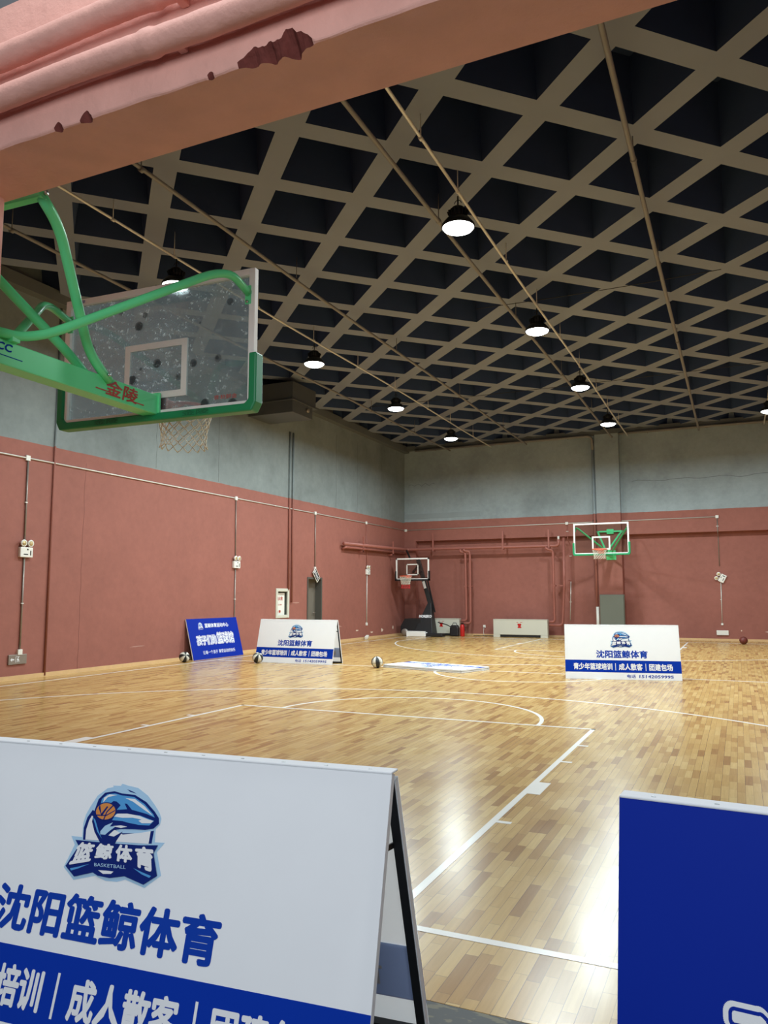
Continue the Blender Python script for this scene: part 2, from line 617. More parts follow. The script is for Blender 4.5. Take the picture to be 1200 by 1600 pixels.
_text_cache = {}


def text_layers(bold):
    return 1 if not bold else (9 if bold <= 0.05 else 45)


def text_polys(body, bold):
    """outline of a line of lettering scaled to the unit square; weight added by overlaying shifted copies"""
    key = (body, bold)
    if key not in _text_cache:
        c = bpy.data.curves.new('lettering', 'FONT')
        c.body = body
        c.size = 1.0
        c.resolution_u = 2
        o = bpy.data.objects.new('lettering', c)
        COL.objects.link(o)
        dg = bpy.context.evaluated_depsgraph_get()
        me = bpy.data.meshes.new_from_object(o.evaluated_get(dg))
        v0 = [(v.co.x, v.co.y) for v in me.vertices]
        f0 = [tuple(p.vertices) for p in me.polygons]
        bpy.data.objects.remove(o)
        bpy.data.curves.remove(c)
        bpy.data.meshes.remove(me)
        vs, fs = [], []
        steps = [(0, 0)]
        if bold:
            k = 8 if bold <= 0.05 else 36
            steps += [(bold * math.cos(2 * PI * i / k), bold * math.sin(2 * PI * i / k)) for i in range(k)]
        if bold > 0.05:
            steps += [(bold * 0.5 * math.cos(2 * PI * i / 8), bold * 0.5 * math.sin(2 * PI * i / 8)) for i in range(8)]
        for dx, dy in steps:
            n = len(vs)
            vs += [(x + dx, y + dy) for x, y in v0]
            fs += [tuple(i + n for i in f) for f in f0]
        xs = [v[0] for v in vs]
        ys = [v[1] for v in vs]
        x0, x1, y0, y1 = min(xs), max(xs), min(ys), max(ys)
        _text_cache[key] = ([((x - x0) / (x1 - x0), (y - y0) / (y1 - y0)) for x, y in vs], fs)
    return _text_cache[key]


def text_into(mb, body, rect, z, bold=0.0, slant=0.0, mi=0, mat=None, mirror=False, grow=0.0, zstep=2e-5):
    """lettering fitted into rect (x0, x1, y0, y1) of the local xy plane"""
    vs, fs = text_polys(body, bold)
    x0, x1, y0, y1 = rect
    out = []
    per = len(vs) // text_layers(bold)
    for k, (u, v) in enumerate(vs):
        if mirror:
            u = 1 - u
        out.append((x0 - grow + (x1 - x0 + 2 * grow) * u + slant * (v - 0.5) * (y1 - y0), y0 - grow + (y1 - y0 + 2 * grow) * v, z + (k // per) * zstep))
    mb.add(out, fs, mi, False, mat)
    return mb


# ------------------------------------------------------------------ the hall
XL, XR, YF, Y0 = -8.2, 8.3, 25.2, -0.60
SOFFIT = 7.52
TOPZ = 8.7

fl = struct(MB().span((XL - 0.3, Y0, -0.2), (XR + 0.3, YF + 0.5, 0.0)).build('floor', M['floor']))
fo = struct(MB().span((-9, -11, -0.2), (13, Y0 - 0.004, 0.0)).build('foyer_floor', M['foyer']))
fo.name = 'floor_foyer'

# court lines are painted strips lying on the boards
LZ = 0.0016


def line_rect(name, x0, x1, y0, y1):
    MB().span((x0, y0, 0.0002), (x1, y1, LZ)).build(name, M['line'], fl)


def line_arc(name, cx, cy, r, a0, a1, w_=0.05, n=96):
    vs, fs = [], []
    for i in range(n + 1):
        a = math.radians(a0 + (a1 - a0) * i / n)
        for rr in (r - w_, r):
            for z in (0.0002, LZ):
                vs.append((cx + rr * math.cos(a), cy + rr * math.sin(a), z))
    for i in range(n):
        k = i * 4
        fs += [(k + 1, k + 3, k + 7, k + 5), (k, k + 1, k + 5, k + 4), (k + 2, k + 6, k + 7, k + 3)]
    MB().add(vs, fs).build(name, M['line'], fl)


LEN = 24.0
line_rect('baseline', -7.5, 7.5, -0.05, 0.0)
line_rect('baseline', -7.5, 7.5, LEN, LEN + 0.05)
line_rect('sideline', -7.55, -7.5, -0.05, LEN + 0.05)
line_rect('sideline', 7.5, 7.55, -0.05, LEN + 0.05)
line_rect('halfway_line', -7.5, 7.5, LEN / 2 - 0.025, LEN / 2 + 0.025)
line_arc('centre_circle', 0, LEN / 2, 1.8, 0, 360)
for end in (0, 1):
    Y = (lambda y: y) if end == 0 else (lambda y: LEN - y)
    sg = 1 if end == 0 else -1

    def yr(a, b):
        return (min(Y(a), Y(b)), max(Y(a), Y(b)))
    for s in (-1, 1):
        xa, xb = sorted((s * 2.40, s * 2.45))
        line_rect('lane_line', xa, xb, *yr(0, 5.8))
        xa, xb = sorted((s * 2.45, s * 2.55))
        for a, b in ((1.75, 1.80), (3.85, 3.90), (4.70, 4.75)):
            line_rect('lane_mark', xa, xb, *yr(a, b))
        line_rect('lane_block', xa, xb, *yr(2.6, 3.0))
        xa, xb = sorted((s * 6.60, s * 6.65))
        line_rect('three_point_line', xa, xb, *yr(0, 2.99 if end == 0 else 2.99))
    line_rect('free_throw_line', -2.45, 2.45, *yr(5.75, 5.8))
    line_arc('free_throw_arc', 0, Y(5.8), 1.8, 0 if end == 0 else 180, 180 if end == 0 else 360)
    da = math.degrees(math.acos(6.65 / 6.8))
    line_arc('three_point_arc', 0, Y(1.575), 6.8, (da if end == 0 else 180 + da), (180 - da if end == 0 else 360 - da))

# left wall, with the door recess and the hose-cabinet recess left open
DOOR = (17.42, 18.36, 0.0, 2.12)
CAB = (15.66, 16.32, 0.92, 1.72)
wl = MB()
ys = [Y0 - 0.2, CAB[0], CAB[1], DOOR[0], DOOR[1], YF + 0.3]
for i in range(5):
    a, b = ys[i], ys[i + 1]
    if i == 1:
        wl.span((XL - 0.3, a, 0), (XL, b, CAB[2]))
        wl.span((XL - 0.3, a, CAB[3]), (XL, b, TOPZ))
    elif i == 3:
        wl.span((XL - 0.3, a, DOOR[3]), (XL, b, TOPZ))
    else:
        wl.span((XL - 0.3, a, 0), (XL, b, TOPZ))
wall_left = struct(wl.build('wall_left', M['wall']))
# joints between the wall panels
for y, z0, z1, mt in ((8.30, 0.03, 4.42, 'darkseam'), (10.42, 4.5, 7.2, 'greyseam'),
                      (12.8, 4.5, 7.2, 'greyseam'), (19.3, 4.5, 7.2, 'greyseam'), (20.9, 4.5, 7.2, 'greyseam'), (23.0, 4.5, 7.2, 'greyseam')):
    pts = []
    z = z0
    while z < z1:
        pts.append((XL + 0.0005, y + random.uniform(-0.02, 0.02), z))
        z += 0.25
    MB().tube(pts, 0.0035, 5).build('panel_joint', M[mt], wall_left)


def patch(parent, name, mat, origin, u, v, nrm, w_, h_, seed):
    """an irregular thin scuff or bare-plaster patch on a wall"""
    rnd = random.Random(seed)
    pts = []
    for k in range(14):
        a = 2 * PI * k / 14
        rr = rnd.uniform(0.55, 1.0)
        pts.append(V(origin) + V(u) * math.cos(a) * w_ / 2 * rr + V(v) * math.sin(a) * h_ / 2 * rr)
    top = [p + V(nrm) * 0.003 for p in pts]
    n = len(pts)
    MB().add(pts + top, [tuple(range(n, 2 * n))] + [(i, (i + 1) % n, n + (i + 1) % n, n + i) for i in range(n)]).build(name, mat, parent)


for k, (y, z, w_, h_) in enumerate(((20.9, 0.33, 0.25, 0.06), (22.1, 0.22, 0.28, 0.07), (23.0, 0.26, 0.22, 0.16), (24.0, 0.33, 0.15, 0.16),
                                    (16.8, 1.33, 0.5, 0.05), (10.0, 0.42, 0.55, 0.03), (5.9, 2.0, 0.2, 0.012), (19.4, 0.52, 0.9, 0.09))):
    patch(wall_left, 'plaster_scuff', M['plaster'] if z < 0.4 else M['scuff'], (XL, y, z), (0, 1, 0), (0, 0, 1), (1, 0, 0), w_, h_, k)

RC = 0.28
# far wall: upper wall and band stand proud of the recessed lower wall
wf = MB()
wf.span((XL - 0.3, YF, 3.72), (XR + 0.3, YF + 0.3, TOPZ))
wf.span((XL - 0.3, YF + RC, 0), (XR + 0.3, YF + 0.5, 3.72))
wf.span((-8.2, YF, 0.0), (-7.72, YF + 0.3, 3.72))
wall_far = struct(wf.build('wall_far', M['far']))
struct(MB().span((-0.54, 24.98, 0), (0.30, YF + RC + 0.05, SOFFIT)).build('pillar_far', M['far'], bevel=0.01))
patch(wall_far, 'plaster_scuff', M['plaster'], (5.0, YF + RC, 0.32), (1, 0, 0), (0, 0, 1), (0, -1, 0), 0.55, 0.12, 31)
patch(wall_far, 'plaster_scuff', M['plaster'], (4.05, YF + RC, 0.35), (1, 0, 0), (0, 0, 1), (0, -1, 0), 0.06, 0.05, 32)
# crack lines in the grey upper wall
for z, x0, x1 in ((5.62, 0.7, 5.2), (6.0, -8.0, -6.9)):
    pts = [(x0 + (x1 - x0) * i / 24, YF - 0.0005, z + 0.06 * math.sin(i * 0.9) * random.uniform(0.2, 1)) for i in range(25)]
    MB().tube(pts, 0.005, 5).build('plaster_crack', M['greyseam'], wall_far)
MB().span((XL, YF - 0.012, 4.62), (-5.0, YF, 4.82)).build('plaster_strip', M['greywall'], wall_far)

struct(MB().span((XR, Y0 - 0.2, 0), (XR + 0.3, YF + 0.3, TOPZ)).build('wall_right', M['wall']))
struct(MB().span((XL - 0.3, -0.93, 4.62), (XR + 0.3, -0.63, TOPZ)).build('wall_front', M['grout']))
# the closed stretches of the front wall either side of the opening
struct(MB().span((XL - 0.3, -0.95, 0), (-0.45, -0.65, 3.9)).build('wall_front_lower', M['redpaint'])).name = 'wall_front_left'
struct(MB().span((XL, 0.0, 0), (XL + 0.03, 25.15, 0.075)).build('baseboard_left', M['basewood']))
struct(MB().span((-7.7, YF + RC - 0.03, 0), (XR, YF + RC, 0.07)).build('baseboard_far', M['basewood']))

# edge beams under the ceiling along the left and far walls
struct(MB().span((XL, Y0, 7.33), (XL + 0.22, YF, SOFFIT + 0.05)).build('trim_1', M['trim']))
struct(MB().span((XL, YF - 0.25, 7.40), (XR, YF, SOFFIT + 0.05)).build('trim_2', M['trim']))

# waffle ceiling: square coffers set on the diagonal
PITCH, OPEN, INNER, DEPTH = 1.42, 1.10, 0.92, 0.85
ce = MB()
c45 = math.sqrt(0.5)
ctr0 = V((3.07, 5.46))


def dg_(u, v, z):
    return (ctr0.x + (u - v) * c45, ctr0.y + (u + v) * c45, z)


for i in range(-24, 28):
    for j in range(-24, 28):
        u, v = i * PITCH, j * PITCH
        x, y, _ = dg_(u, v, 0)
        if x < XL - 1.2 or x > XR + 1.2 or y < Y0 - 1.4 or y > YF + 1.2:
            continue
        sq = lambda h, z: [dg_(u + a * h, v + b * h, z) for a, b in ((-1, -1), (1, -1), (1, 1), (-1, 1))]
        o_, i_, t_ = sq(PITCH / 2, SOFFIT), sq(OPEN / 2, SOFFIT), sq(INNER / 2, SOFFIT + DEPTH)
        vs = o_ + i_ + t_
        ring = [(k, (k + 1) % 4, 4 + (k + 1) % 4, 4 + k) for k in range(4)]
        ce.add(vs, ring, 0)
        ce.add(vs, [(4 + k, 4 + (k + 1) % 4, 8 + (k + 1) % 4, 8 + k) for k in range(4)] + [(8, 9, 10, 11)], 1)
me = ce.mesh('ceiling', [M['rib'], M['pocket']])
bm = bmesh.new()
bm.from_mesh(me)
bmesh.ops.remove_doubles(bm, verts=bm.verts, dist=0.001)
for co, no in (((XL, 0, 0), (-1, 0, 0)), ((XR, 0, 0), (1, 0, 0)), ((0, Y0 - 0.02, 0), (0, -1, 0)), ((0, YF, 0), (0, 1, 0))):
    bmesh.ops.bisect_plane(bm, geom=bm.verts[:] + bm.edges[:] + bm.faces[:], plane_co=co, plane_no=no, clear_outer=True)
bm.to_mesh(me)
bm.free()
ceil = bpy.data.objects.new('ceiling', me)
COL.objects.link(ceil)
struct(ceil)
# closed slab over the coffers
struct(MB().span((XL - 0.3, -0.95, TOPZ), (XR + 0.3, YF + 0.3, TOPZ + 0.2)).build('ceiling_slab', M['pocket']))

# ------------------------------------------------------------------ entrance beam and pillar
BZ, BT, BY0, BY1 = 3.775, 4.56, -0.985, -0.60


def chip_depth(x):
    d = 0.0
    for c, w_, h_, sk in ((2.36, 0.20, 0.085, 0.5), (1.315, 0.035, 0.05, 0.2), (1.14, 0.028, 0.035, -0.2), (2.04, 0.02, 0.02, 0)):
        t = (x - c) / w_
        if abs(t) < 1:
            rag = 0.72 + 0.16 * math.sin(x * 31 + 1) + 0.10 * math.sin(x * 73) + 0.06 * math.sin(x * 167)
            d = max(d, h_ * (1 - abs(t) ** 2.2) * (1 + sk * t) * rag)
    return d


bb = MB()
nseg = 420
x0b, x1b = -8.2, 8.3
xs_ = [x0b + (x1b - x0b) * i / 60 for i in range(18)]
xs_ = [x for x in xs_ if x < 0.2] + [0.2 + (4.6 - 0.2) * i / nseg for i in range(nseg + 1)] + [5.2, 6.5, x1b]
vs, fs, mis = [], [], []
for x in xs_:
    d = chip_depth(x)
    jz = 0.004 * math.sin(x * 9) + 0.003 * math.sin(x * 23 + 1)
    dd = d * (0.7 + 0.3 * math.sin(x * 57))
    prof = [(BY0, BT), (BY0, 4.2), (BY0, 3.98), (BY0, BZ + 0.012 + d + jz), (BY0 + 0.003 + dd * 0.55, BZ + 0.006 + d * 0.45 + jz),
            (BY0 + 0.010 + dd * 0.8, BZ + jz * 0.5), (-0.80, BZ), (-0.72, BZ), (BY1, BZ), (BY1, 4.2), (BY1, BT)]
    vs += [(x, y, z) for y, z in prof]
npf = len(prof)
for i in range(len(xs_) - 1):
    ch = max(chip_depth(xs_[i]), chip_depth(xs_[i + 1])) > 0.008
    for k in range(npf):
        k2 = (k + 1) % npf
        fs.append((i * npf + k, i * npf + k2, (i + 1) * npf + k2, (i + 1) * npf + k))
        mis.append(1 if (k in (3, 4) and ch) else 0)
fs.append(tuple(range(npf)))
mis.append(0)
fs.append(tuple((len(xs_) - 1) * npf + k for k in range(npf)))
mis.append(0)
for f, mi in zip(fs, mis):
    pass
bb.v = [V(p) for p in vs]
bb.f = [list(f) for f in fs]
bb.m = mis
bb.s = [False] * len(fs)
struct(bb.build('beam', [M['beam'], M['chip']])).name = 'entrance_beam'
struct(MB().span((-0.45, -0.985, 0.0), (0.335, -0.62, BZ + 0.05)).build('pillar_front', M['beam'], bevel=0.012))

# two painted pipes along the face of the beam
for k, (z, r, lab, seed) in enumerate(((4.185, 0.058, 'upper of the two red painted pipes along the concrete beam', 11),
                                       (3.965, 0.056, 'lower red painted pipe along the beam, above its chipped edge', 12))):
    rp = random.Random(seed)
    pts, rad = [], []
    for i in range(180):
        x = -1.0 + 5.6 * i / 179
        pts.append((x, BY0 - 0.075, z + 0.012 * math.sin(x * 1.1 + k) + 0.004 * math.sin(x * 5 + k)))
        rad.append(r * (1 + 0.03 * math.sin(x * 3.3 + k)) + rp.uniform(-0.001, 0.001) + (0.006 if i % 60 in (28, 29) else 0))
    t = empty('painted_pipe', (0, BY0 - 0.075, z))
    tag(t, lab, 'pipe', 'pipes along the entrance beam')
    MB().tube([V(p) - V((0, BY0 - 0.075, z)) for p in pts], rad, 20).build('pipe_run', M['beam'], t)
    for x in (0.1, 1.9, 3.7):
        MB().box((x, 0.040, 0), (0.04, 0.066, 0.08)).build('pipe_clip', M['beam'], t, 0.004)

# ------------------------------------------------------------------ glass-board basketball hoops on pillars


def net_mesh(mb, c, r0, r1, h, loops=12, rows=6, cord=0.0035, mi=0, split=None, mi2=0):
    c = V(c)

    def pt(k, row):
        t = row / rows
        r = r0 + (r1 - r0) * min(1, t * 1.6) ** 0.8
        if row == rows:
            r = r1 * 1.05
        a = 2 * PI * (k + 0.5 * (row % 2)) / loops
        return c + V((r * math.cos(a), r * math.sin(a), -h * t))
    for row in range(rows):
        for k in range(loops):
            if row % 2 == 0:
                nb = (k, k - 1)
            else:
                nb = (k, k + 1)
            for q in nb:
                a, b = pt(k, row), pt(q, row + 1)
                mid = (a + b) / 2 + V((0, 0, -0.006))
                use = mi2 if (split is not None and row >= split) else mi
                mb.tube([a, mid, b], cord, 5, use)
    return mb


def hoop(root, arm_len, near):
    """wall-hung hoop: wall at local y=0, board at y=arm_len facing +y"""
    Lb = arm_len
    # arm
    arm = MB().bar((0, 0.0, 2.975), (0, Lb - 0.03, 2.985), 0.135, 0.15).build('arm', M['green'], root, 0.006)
    MB().box((0, Lb - 0.035, 2.985), (0.17, 0.02, 0.19)).build('end_plate', M['green'], arm, 0.004)
    for x in (-0.055, 0.055):
        for z in (2.92, 3.05):
            MB().tube([(x, Lb - 0.062, z), (x, Lb - 0.043, z)], 0.009, 8).build('bolt', M['bolt'], arm)
    # lettering on the side of the arm (plane x = +0.068, reading along +y)
    mt = Matrix(((0, 0, 1, 0.0695), (1, 0, 0, 0), (0, 1, 0, 0), (0, 0, 0, 1)))
    a0 = Lb - 0.60
    lt = MB()
    text_into(lt, '金陵', (a0, a0 + 0.33, 2.93, 3.045), 0, 0.02, 0.2, 0, mt)
    for q0, q1, qz in ((a0 - 0.10, a0 + 0.1, 2.952), (a0 + 0.24, a0 + 0.40, 2.940)):
        k = MB().add([(0.0695, q0, qz), (0.0695, q1, qz), (0.0695, q1, qz + 0.008), (0.0695, q0, qz + 0.008)], [(0, 1, 2, 3)]).build('underline', M['redink'], arm)
        k['label'] = 'red underline'
    l_ = lt.build('lettering', M['redink'], arm)
    l_['label'] = 'red lettering'
    lt = MB()
    text_into(lt, 'DICC', (0.09, 0.28, 2.985, 3.035), 0, 0.03, 0.2, 0, mt)
    k = MB().add([(0.0695, 0.09, 2.955), (0.0695, 0.36, 2.955), (0.0695, 0.36, 2.960), (0.0695, 0.09, 2.960)], [(0, 1, 2, 3)]).build('underline', M['bluetext'], arm)
    k['label'] = 'dark blue underline'
    l_ = lt.build('lettering', M['bluetext'], arm)
    l_['label'] = 'dark blue lettering'
    # wall bracket, crossbar, V braces
    MB().box((0, 0.012, 2.975), (0.34, 0.03, 0.34)).build('wall_plate', M['green'], root, 0.004)
    br = MB().box((0, 0.05, 3.82), (0.24, 0.10, 0.17)).build('wall_bracket', M['green'], root, 0.004)
    MB().bar((-0.46, 0.09, 3.82), (0.46, 0.09, 3.82), 0.055, 0.055).build('crossbar', M['green'], root, 0.006)
    for s in (-1, 1):
        path = fillet([(s * 0.44, 0.08, 3.825), (s * 0.375, 0.30, 3.735), (s * 0.08, 0.894, 3.17), (s * 0.075, 1.10, 3.03)], 0.13)
        b = MB().tube(path, 0.034, 8, smooth=True).build('brace', M['green'], root)
        for p in ((s * 0.44 + 0.034, 0.09, 3.82), (s * 0.075 + 0.03, 1.06, 3.06)):
            MB().tube([V(p), V(p) + V((0.014, 0, 0))], 0.013, 8).build('bolt', M['bolt'], b)
        # outrigger out to the top corner of the board
        path = fillet([(s * 0.045, 0.08, 3.085), (s * 0.10, 0.40, 3.10), (s * 0.84, Lb - 0.30, 3.84), (s * 0.845, Lb - 0.02, 3.76)], 0.22)
        og = MB().tube(path, 0.030, 10).build('outrigger', M['green'], root)
        MB().box((s * 0.845, Lb - 0.025, 3.745), (0.05, 0.012, 0.14)).build('lug', M['green'], og, 0.003)
        for dz in (-0.055, 0.0):
            MB().tube([(s * 0.845, Lb - 0.045, 3.745 + dz), (s * 0.845, Lb - 0.03, 3.745 + dz)], 0.010, 8).build('bolt', M['bolt'], og)
    MB().box((0, 0.28, 3.075), (0.20, 0.06, 0.05)).build('clamp', M['green'], root, 0.004)
    # backboard
    g = MB().span((-0.895, Lb, 2.905), (0.895, Lb + 0.012, 3.945)).build('backboard', M['dglass'] if near else M['cglass'], root)
    f = MB()
    for a, b in (((-0.9, Lb - 0.025, 2.90), (-0.85, Lb + 0.025, 3.95)), ((0.85, Lb - 0.025, 2.90), (0.9, Lb + 0.025, 3.95)),
                 ((-0.85, Lb - 0.025, 3.90), (0.85, Lb + 0.025, 3.95)), ((-0.85, Lb - 0.025, 2.90), (0.85, Lb + 0.025, 2.95))):
        f.span(a, b)
    f.build('board_frame', M['alu'], g, 0.004)
    t = MB()
    for a, b in (((-0.295, 3.05), (-0.245, 3.50)), ((0.245, 3.05), (0.295, 3.50)), ((-0.245, 3.45), (0.245, 3.50)), ((-0.245, 3.05), (0.245, 3.10))):
        t.span((a[0], Lb - 0.002, a[1]), (b[0], Lb + 0.014, b[1]))
    t.build('target_square', M['whitepaint'], g)
    # U-shaped padding round the lower edge
    out = [(-0.935, 3.30), (-0.935, 2.93), (-0.90, 2.865), (0.90, 2.865), (0.935, 2.93), (0.935, 3.30),
           (0.872, 3.30), (0.872, 2.955), (0.84, 2.925), (-0.84, 2.925), (-0.872, 2.955), (-0.872, 3.30)]
    pd = MB().prism(out, 'y', Lb - 0.05, Lb + 0.055).build('edge_padding', M['padding'], g, 0.012)
    mr = Matrix(((1, 0, 0, 0), (0, 0, 1, Lb - 0.0525), (0, 1, 0, 0), (0, 0, 0, 1)))
    for xc in (-0.42, 0.42):
        text_into(MB(), '金陵', (xc - 0.12, xc + 0.12, 2.876, 2.918), 0, 0.02, 0.1, 0, mr).build('lettering', M['paddark'], pd)
    if near:
        em = MB()
        text_into(em, '金陵体育', (0.55, 0.75, 2.985, 3.02), 0, 0.0, 0, 0, Matrix(((1, 0, 0, 0), (0, 0, 1, Lb - 0.003), (0, 1, 0, 0), (0, 0, 0, 1))), mirror=True)
        em.build('lettering', M['redink'], g)
        em = MB()
        text_into(em, '金陵', (-0.80, -0.70, 3.912, 3.938), 0, 0.0, 0, 0, Matrix(((1, 0, 0, 0), (0, 0, 1, Lb - 0.0265), (0, 1, 0, 0), (0, 0, 0, 1))))
        em.build('lettering', M['bluetext'], g)
    # rim and net
    rc = V((0, Lb + 0.15 + 0.235, 3.05))
    ring = [rc + V((0.234 * math.cos(2 * PI * k / 40), 0.234 * math.sin(2 * PI * k / 40), 0)) for k in range(40)]
    rm = MB().tube(ring, 0.013, 8, closed=True).build('rim', M['orange'], root)
    b = MB()
    b.box((0, Lb + 0.03, 2.99), (0.20, 0.03, 0.14))
    b.box((0, Lb + 0.10, 3.042), (0.18, 0.14, 0.014))
    b.add([(-0.09, Lb + 0.03, 3.03), (0.09, Lb + 0.03, 3.03), (0.14, Lb + 0.22, 3.035), (-0.14, Lb + 0.22, 3.035),
           (-0.09, Lb + 0.03, 2.95), (0.09, Lb + 0.03, 2.95)], [(0, 1, 2, 3), (4, 3, 2, 5), (0, 3, 4), (1, 5, 2)])
    b.build('rim_bracket', M['orange'], rm, 0.003)
    n = MB()
    net_mesh(n, rc + V((0, 0, -0.012)), 0.228, 0.18, 0.31, 14, 7, 0.0050 if near else 0.0032)
    n.build('net', M['net'], root)


near = empty('basketball_hoop', (0.06, -0.63, 0), math.radians(2.6))
tag(near, 'large green-armed glass hoop seen from behind, hung on the near red pillar', 'basketball hoop', 'pillar-mounted glass hoops')
hoop(near, 1.68, True)
far = empty('basketball_hoop', (-0.07, 24.985, 0), PI)
tag(far, 'small green glass hoop facing the court on the far wall pillar', 'basketball hoop', 'pillar-mounted glass hoops')
hoop(far, 2.185, False)

# ------------------------------------------------------------------ mobile hoop in the far corner
mh = empty('portable_hoop', (-6.95, 24.05, 0))
tag(mh, 'black portable basketball stand with padded base in the far corner', 'basketball hoop')
# base lies back-left of the tower
base = MB().prism([(-1.0, 0.10), (-0.12, 0.10), (-0.12, 0.66), (-0.82, 0.66), (-1.0, 0.36)], 'y', 0.1, 0.78).build('base', M['black'], mh, 0.02)
for y in (0.02,):
    wv = MB()
    wv.lathe([(0.02, -0.05), (0.13, -0.05), (0.14, -0.03), (0.14, 0.03), (0.13, 0.05), (0.02, 0.05)], (0, 0, 0), 20, 0,
             Matrix.Translation((-0.78, 0.04, 0.14)) @ Matrix.Rotation(PI / 2, 4, 'X'))
    wv.build('wheel', M['steel'], mh)
tw = MB()
bl = [(-0.42, 0.0, 0.12), (0.36, 0.0, 0.06), (0.36, 0.55, 0.06), (-0.42, 0.55, 0.12)]
tl = [(0.06, 0.30, 1.26), (0.20, 0.30, 1.26), (0.20, 0.48, 1.26), (0.06, 0.48, 1.26)]
tw.add(bl + tl, [(0, 3, 2, 1), (4, 5, 6, 7), (0, 1, 5, 4), (1, 2, 6, 5), (2, 3, 7, 6), (3, 0, 4, 7)])
tower = tw.build('padded_tower', M['black'], mh, 0.015)
lt = MB()
sl = 0.30 / 1.17
text_into(lt, 'MOREKO', (-0.24, 0.28, 0, 0.11), 0, 0.05, 0.1, 0,
          Matrix.Translation((0, 0.0 + sl * 0.63 - 0.012, 0.70)) @ Matrix.Rotation(PI / 2 - math.atan(sl), 4, 'X'))
l_ = lt.build('lettering', M['whiteprint'], tower)
l_['label'] = 'white lettering'
ft = MB().span((-0.62, -0.22, 0.0), (0.16, 0.02, 0.16)).span((-0.62, -0.22, 0.16), (0.10, 0.02, 0.20)).build('front_foot', M['alu'], mh, 0.02)
ft['label'] = 'white front foot'
MB().span((0.02, -0.16, 0.0), (0.82, 0.20, 0.13)).build('outrigger_foot', M['black'], mh, 0.03)
MB().bar((0.14, 0.40, 1.2), (-0.32, 0.30, 2.93), 0.16, 0.16).build('mast', M['blackmetal'], mh, 0.01)
MB().bar((0.30, 0.46, 0.9), (-0.02, 0.46, 2.25), 0.05, 0.05).build('gas_strut', M['blackmetal'], mh, 0.006)
MB().bar((-0.02, 0.262, 1.82), (-0.09, 0.247, 2.09), 0.10, 0.012, 0, None, None, (0, -1, 0.1)).build('sticker', M['whiteprint'], mh)
YB = -0.45
MB().bar((-0.27, 0.32, 2.75), (-0.25, YB + 0.05, 2.42), 0.07, 0.07).build('support_arm', M['blackmetal'], mh)
MB().bar((-0.19, 0.32, 2.45), (-0.25, YB + 0.05, 2.30), 0.07, 0.07).build('support_arm', M['blackmetal'], mh)
MB().bar((-0.35, YB + 0.06, 2.9), (-0.62, YB + 0.30, 3.28), 0.05, 0.05).build('top_rod', M['blackmetal'], mh)
BX0, BX1, BZ0, BZ1 = -0.93, 0.42, 2.15, 2.96
bd = MB().span((BX0, YB, BZ0), (BX1, YB + 0.01, BZ1)).build('backboard', M['cglass'], mh)
f = MB()
for a, b in (((BX0, BZ0), (BX0 + 0.05, BZ1)), ((BX1 - 0.05, BZ0), (BX1, BZ1)), ((BX0, BZ1 - 0.05), (BX1, BZ1)), ((BX0, BZ0), (BX1, BZ0 + 0.04))):
    f.span((a[0], YB - 0.02, a[1]), (b[0], YB + 0.03, b[1]))
f.build('board_frame', M['alu'], bd)
f = MB()
for a, b in (((-0.50, 2.31), (-0.46, 2.74)), ((-0.05, 2.31), (-0.01, 2.74)), ((-0.50, 2.70), (-0.01, 2.74)), ((-0.50, 2.31), (-0.01, 2.35))):
    f.span((a[0], YB - 0.004, a[1]), (b[0], YB + 0.014, b[1]))
f.build('target_square', M['whitepaint'], bd)
f = MB()
f.span((BX0 - 0.03, YB - 0.04, BZ0 - 0.05), (BX1 + 0.03, YB + 0.05, BZ0 + 0.01))
f.span((BX0 - 0.03, YB - 0.04, BZ0 - 0.05), (BX0 + 0.02, YB + 0.05, BZ0 + 0.32))
f.span((BX1 - 0.02, YB - 0.04, BZ0 - 0.05), (BX1 + 0.03, YB + 0.05, BZ0 + 0.32))
f.build('edge_padding', M['black'], bd)
rc = V((-0.38, YB - 0.37, 2.27))
rm = MB().tube([rc + V((0.228 * math.cos(2 * PI * k / 32), 0.228 * math.sin(2 * PI * k / 32), 0)) for k in range(32)], 0.012, 8, closed=True).build('rim', M['orange'], mh)
MB().box(rc + V((0, 0.30, -0.02)), (0.14, 0.16, 0.09)).build('rim_bracket', M['orange'], rm)
n = MB()
net_mesh(n, rc + V((0, 0, -0.012)), 0.222, 0.16, 0.46, 12, 6, 0.006, 0, 4, 1)
n.build('net', [M['net'], M['rednet']], mh)

# ------------------------------------------------------------------ banner boards
PW, PH, PT = 2.05, 1.01, 0.028


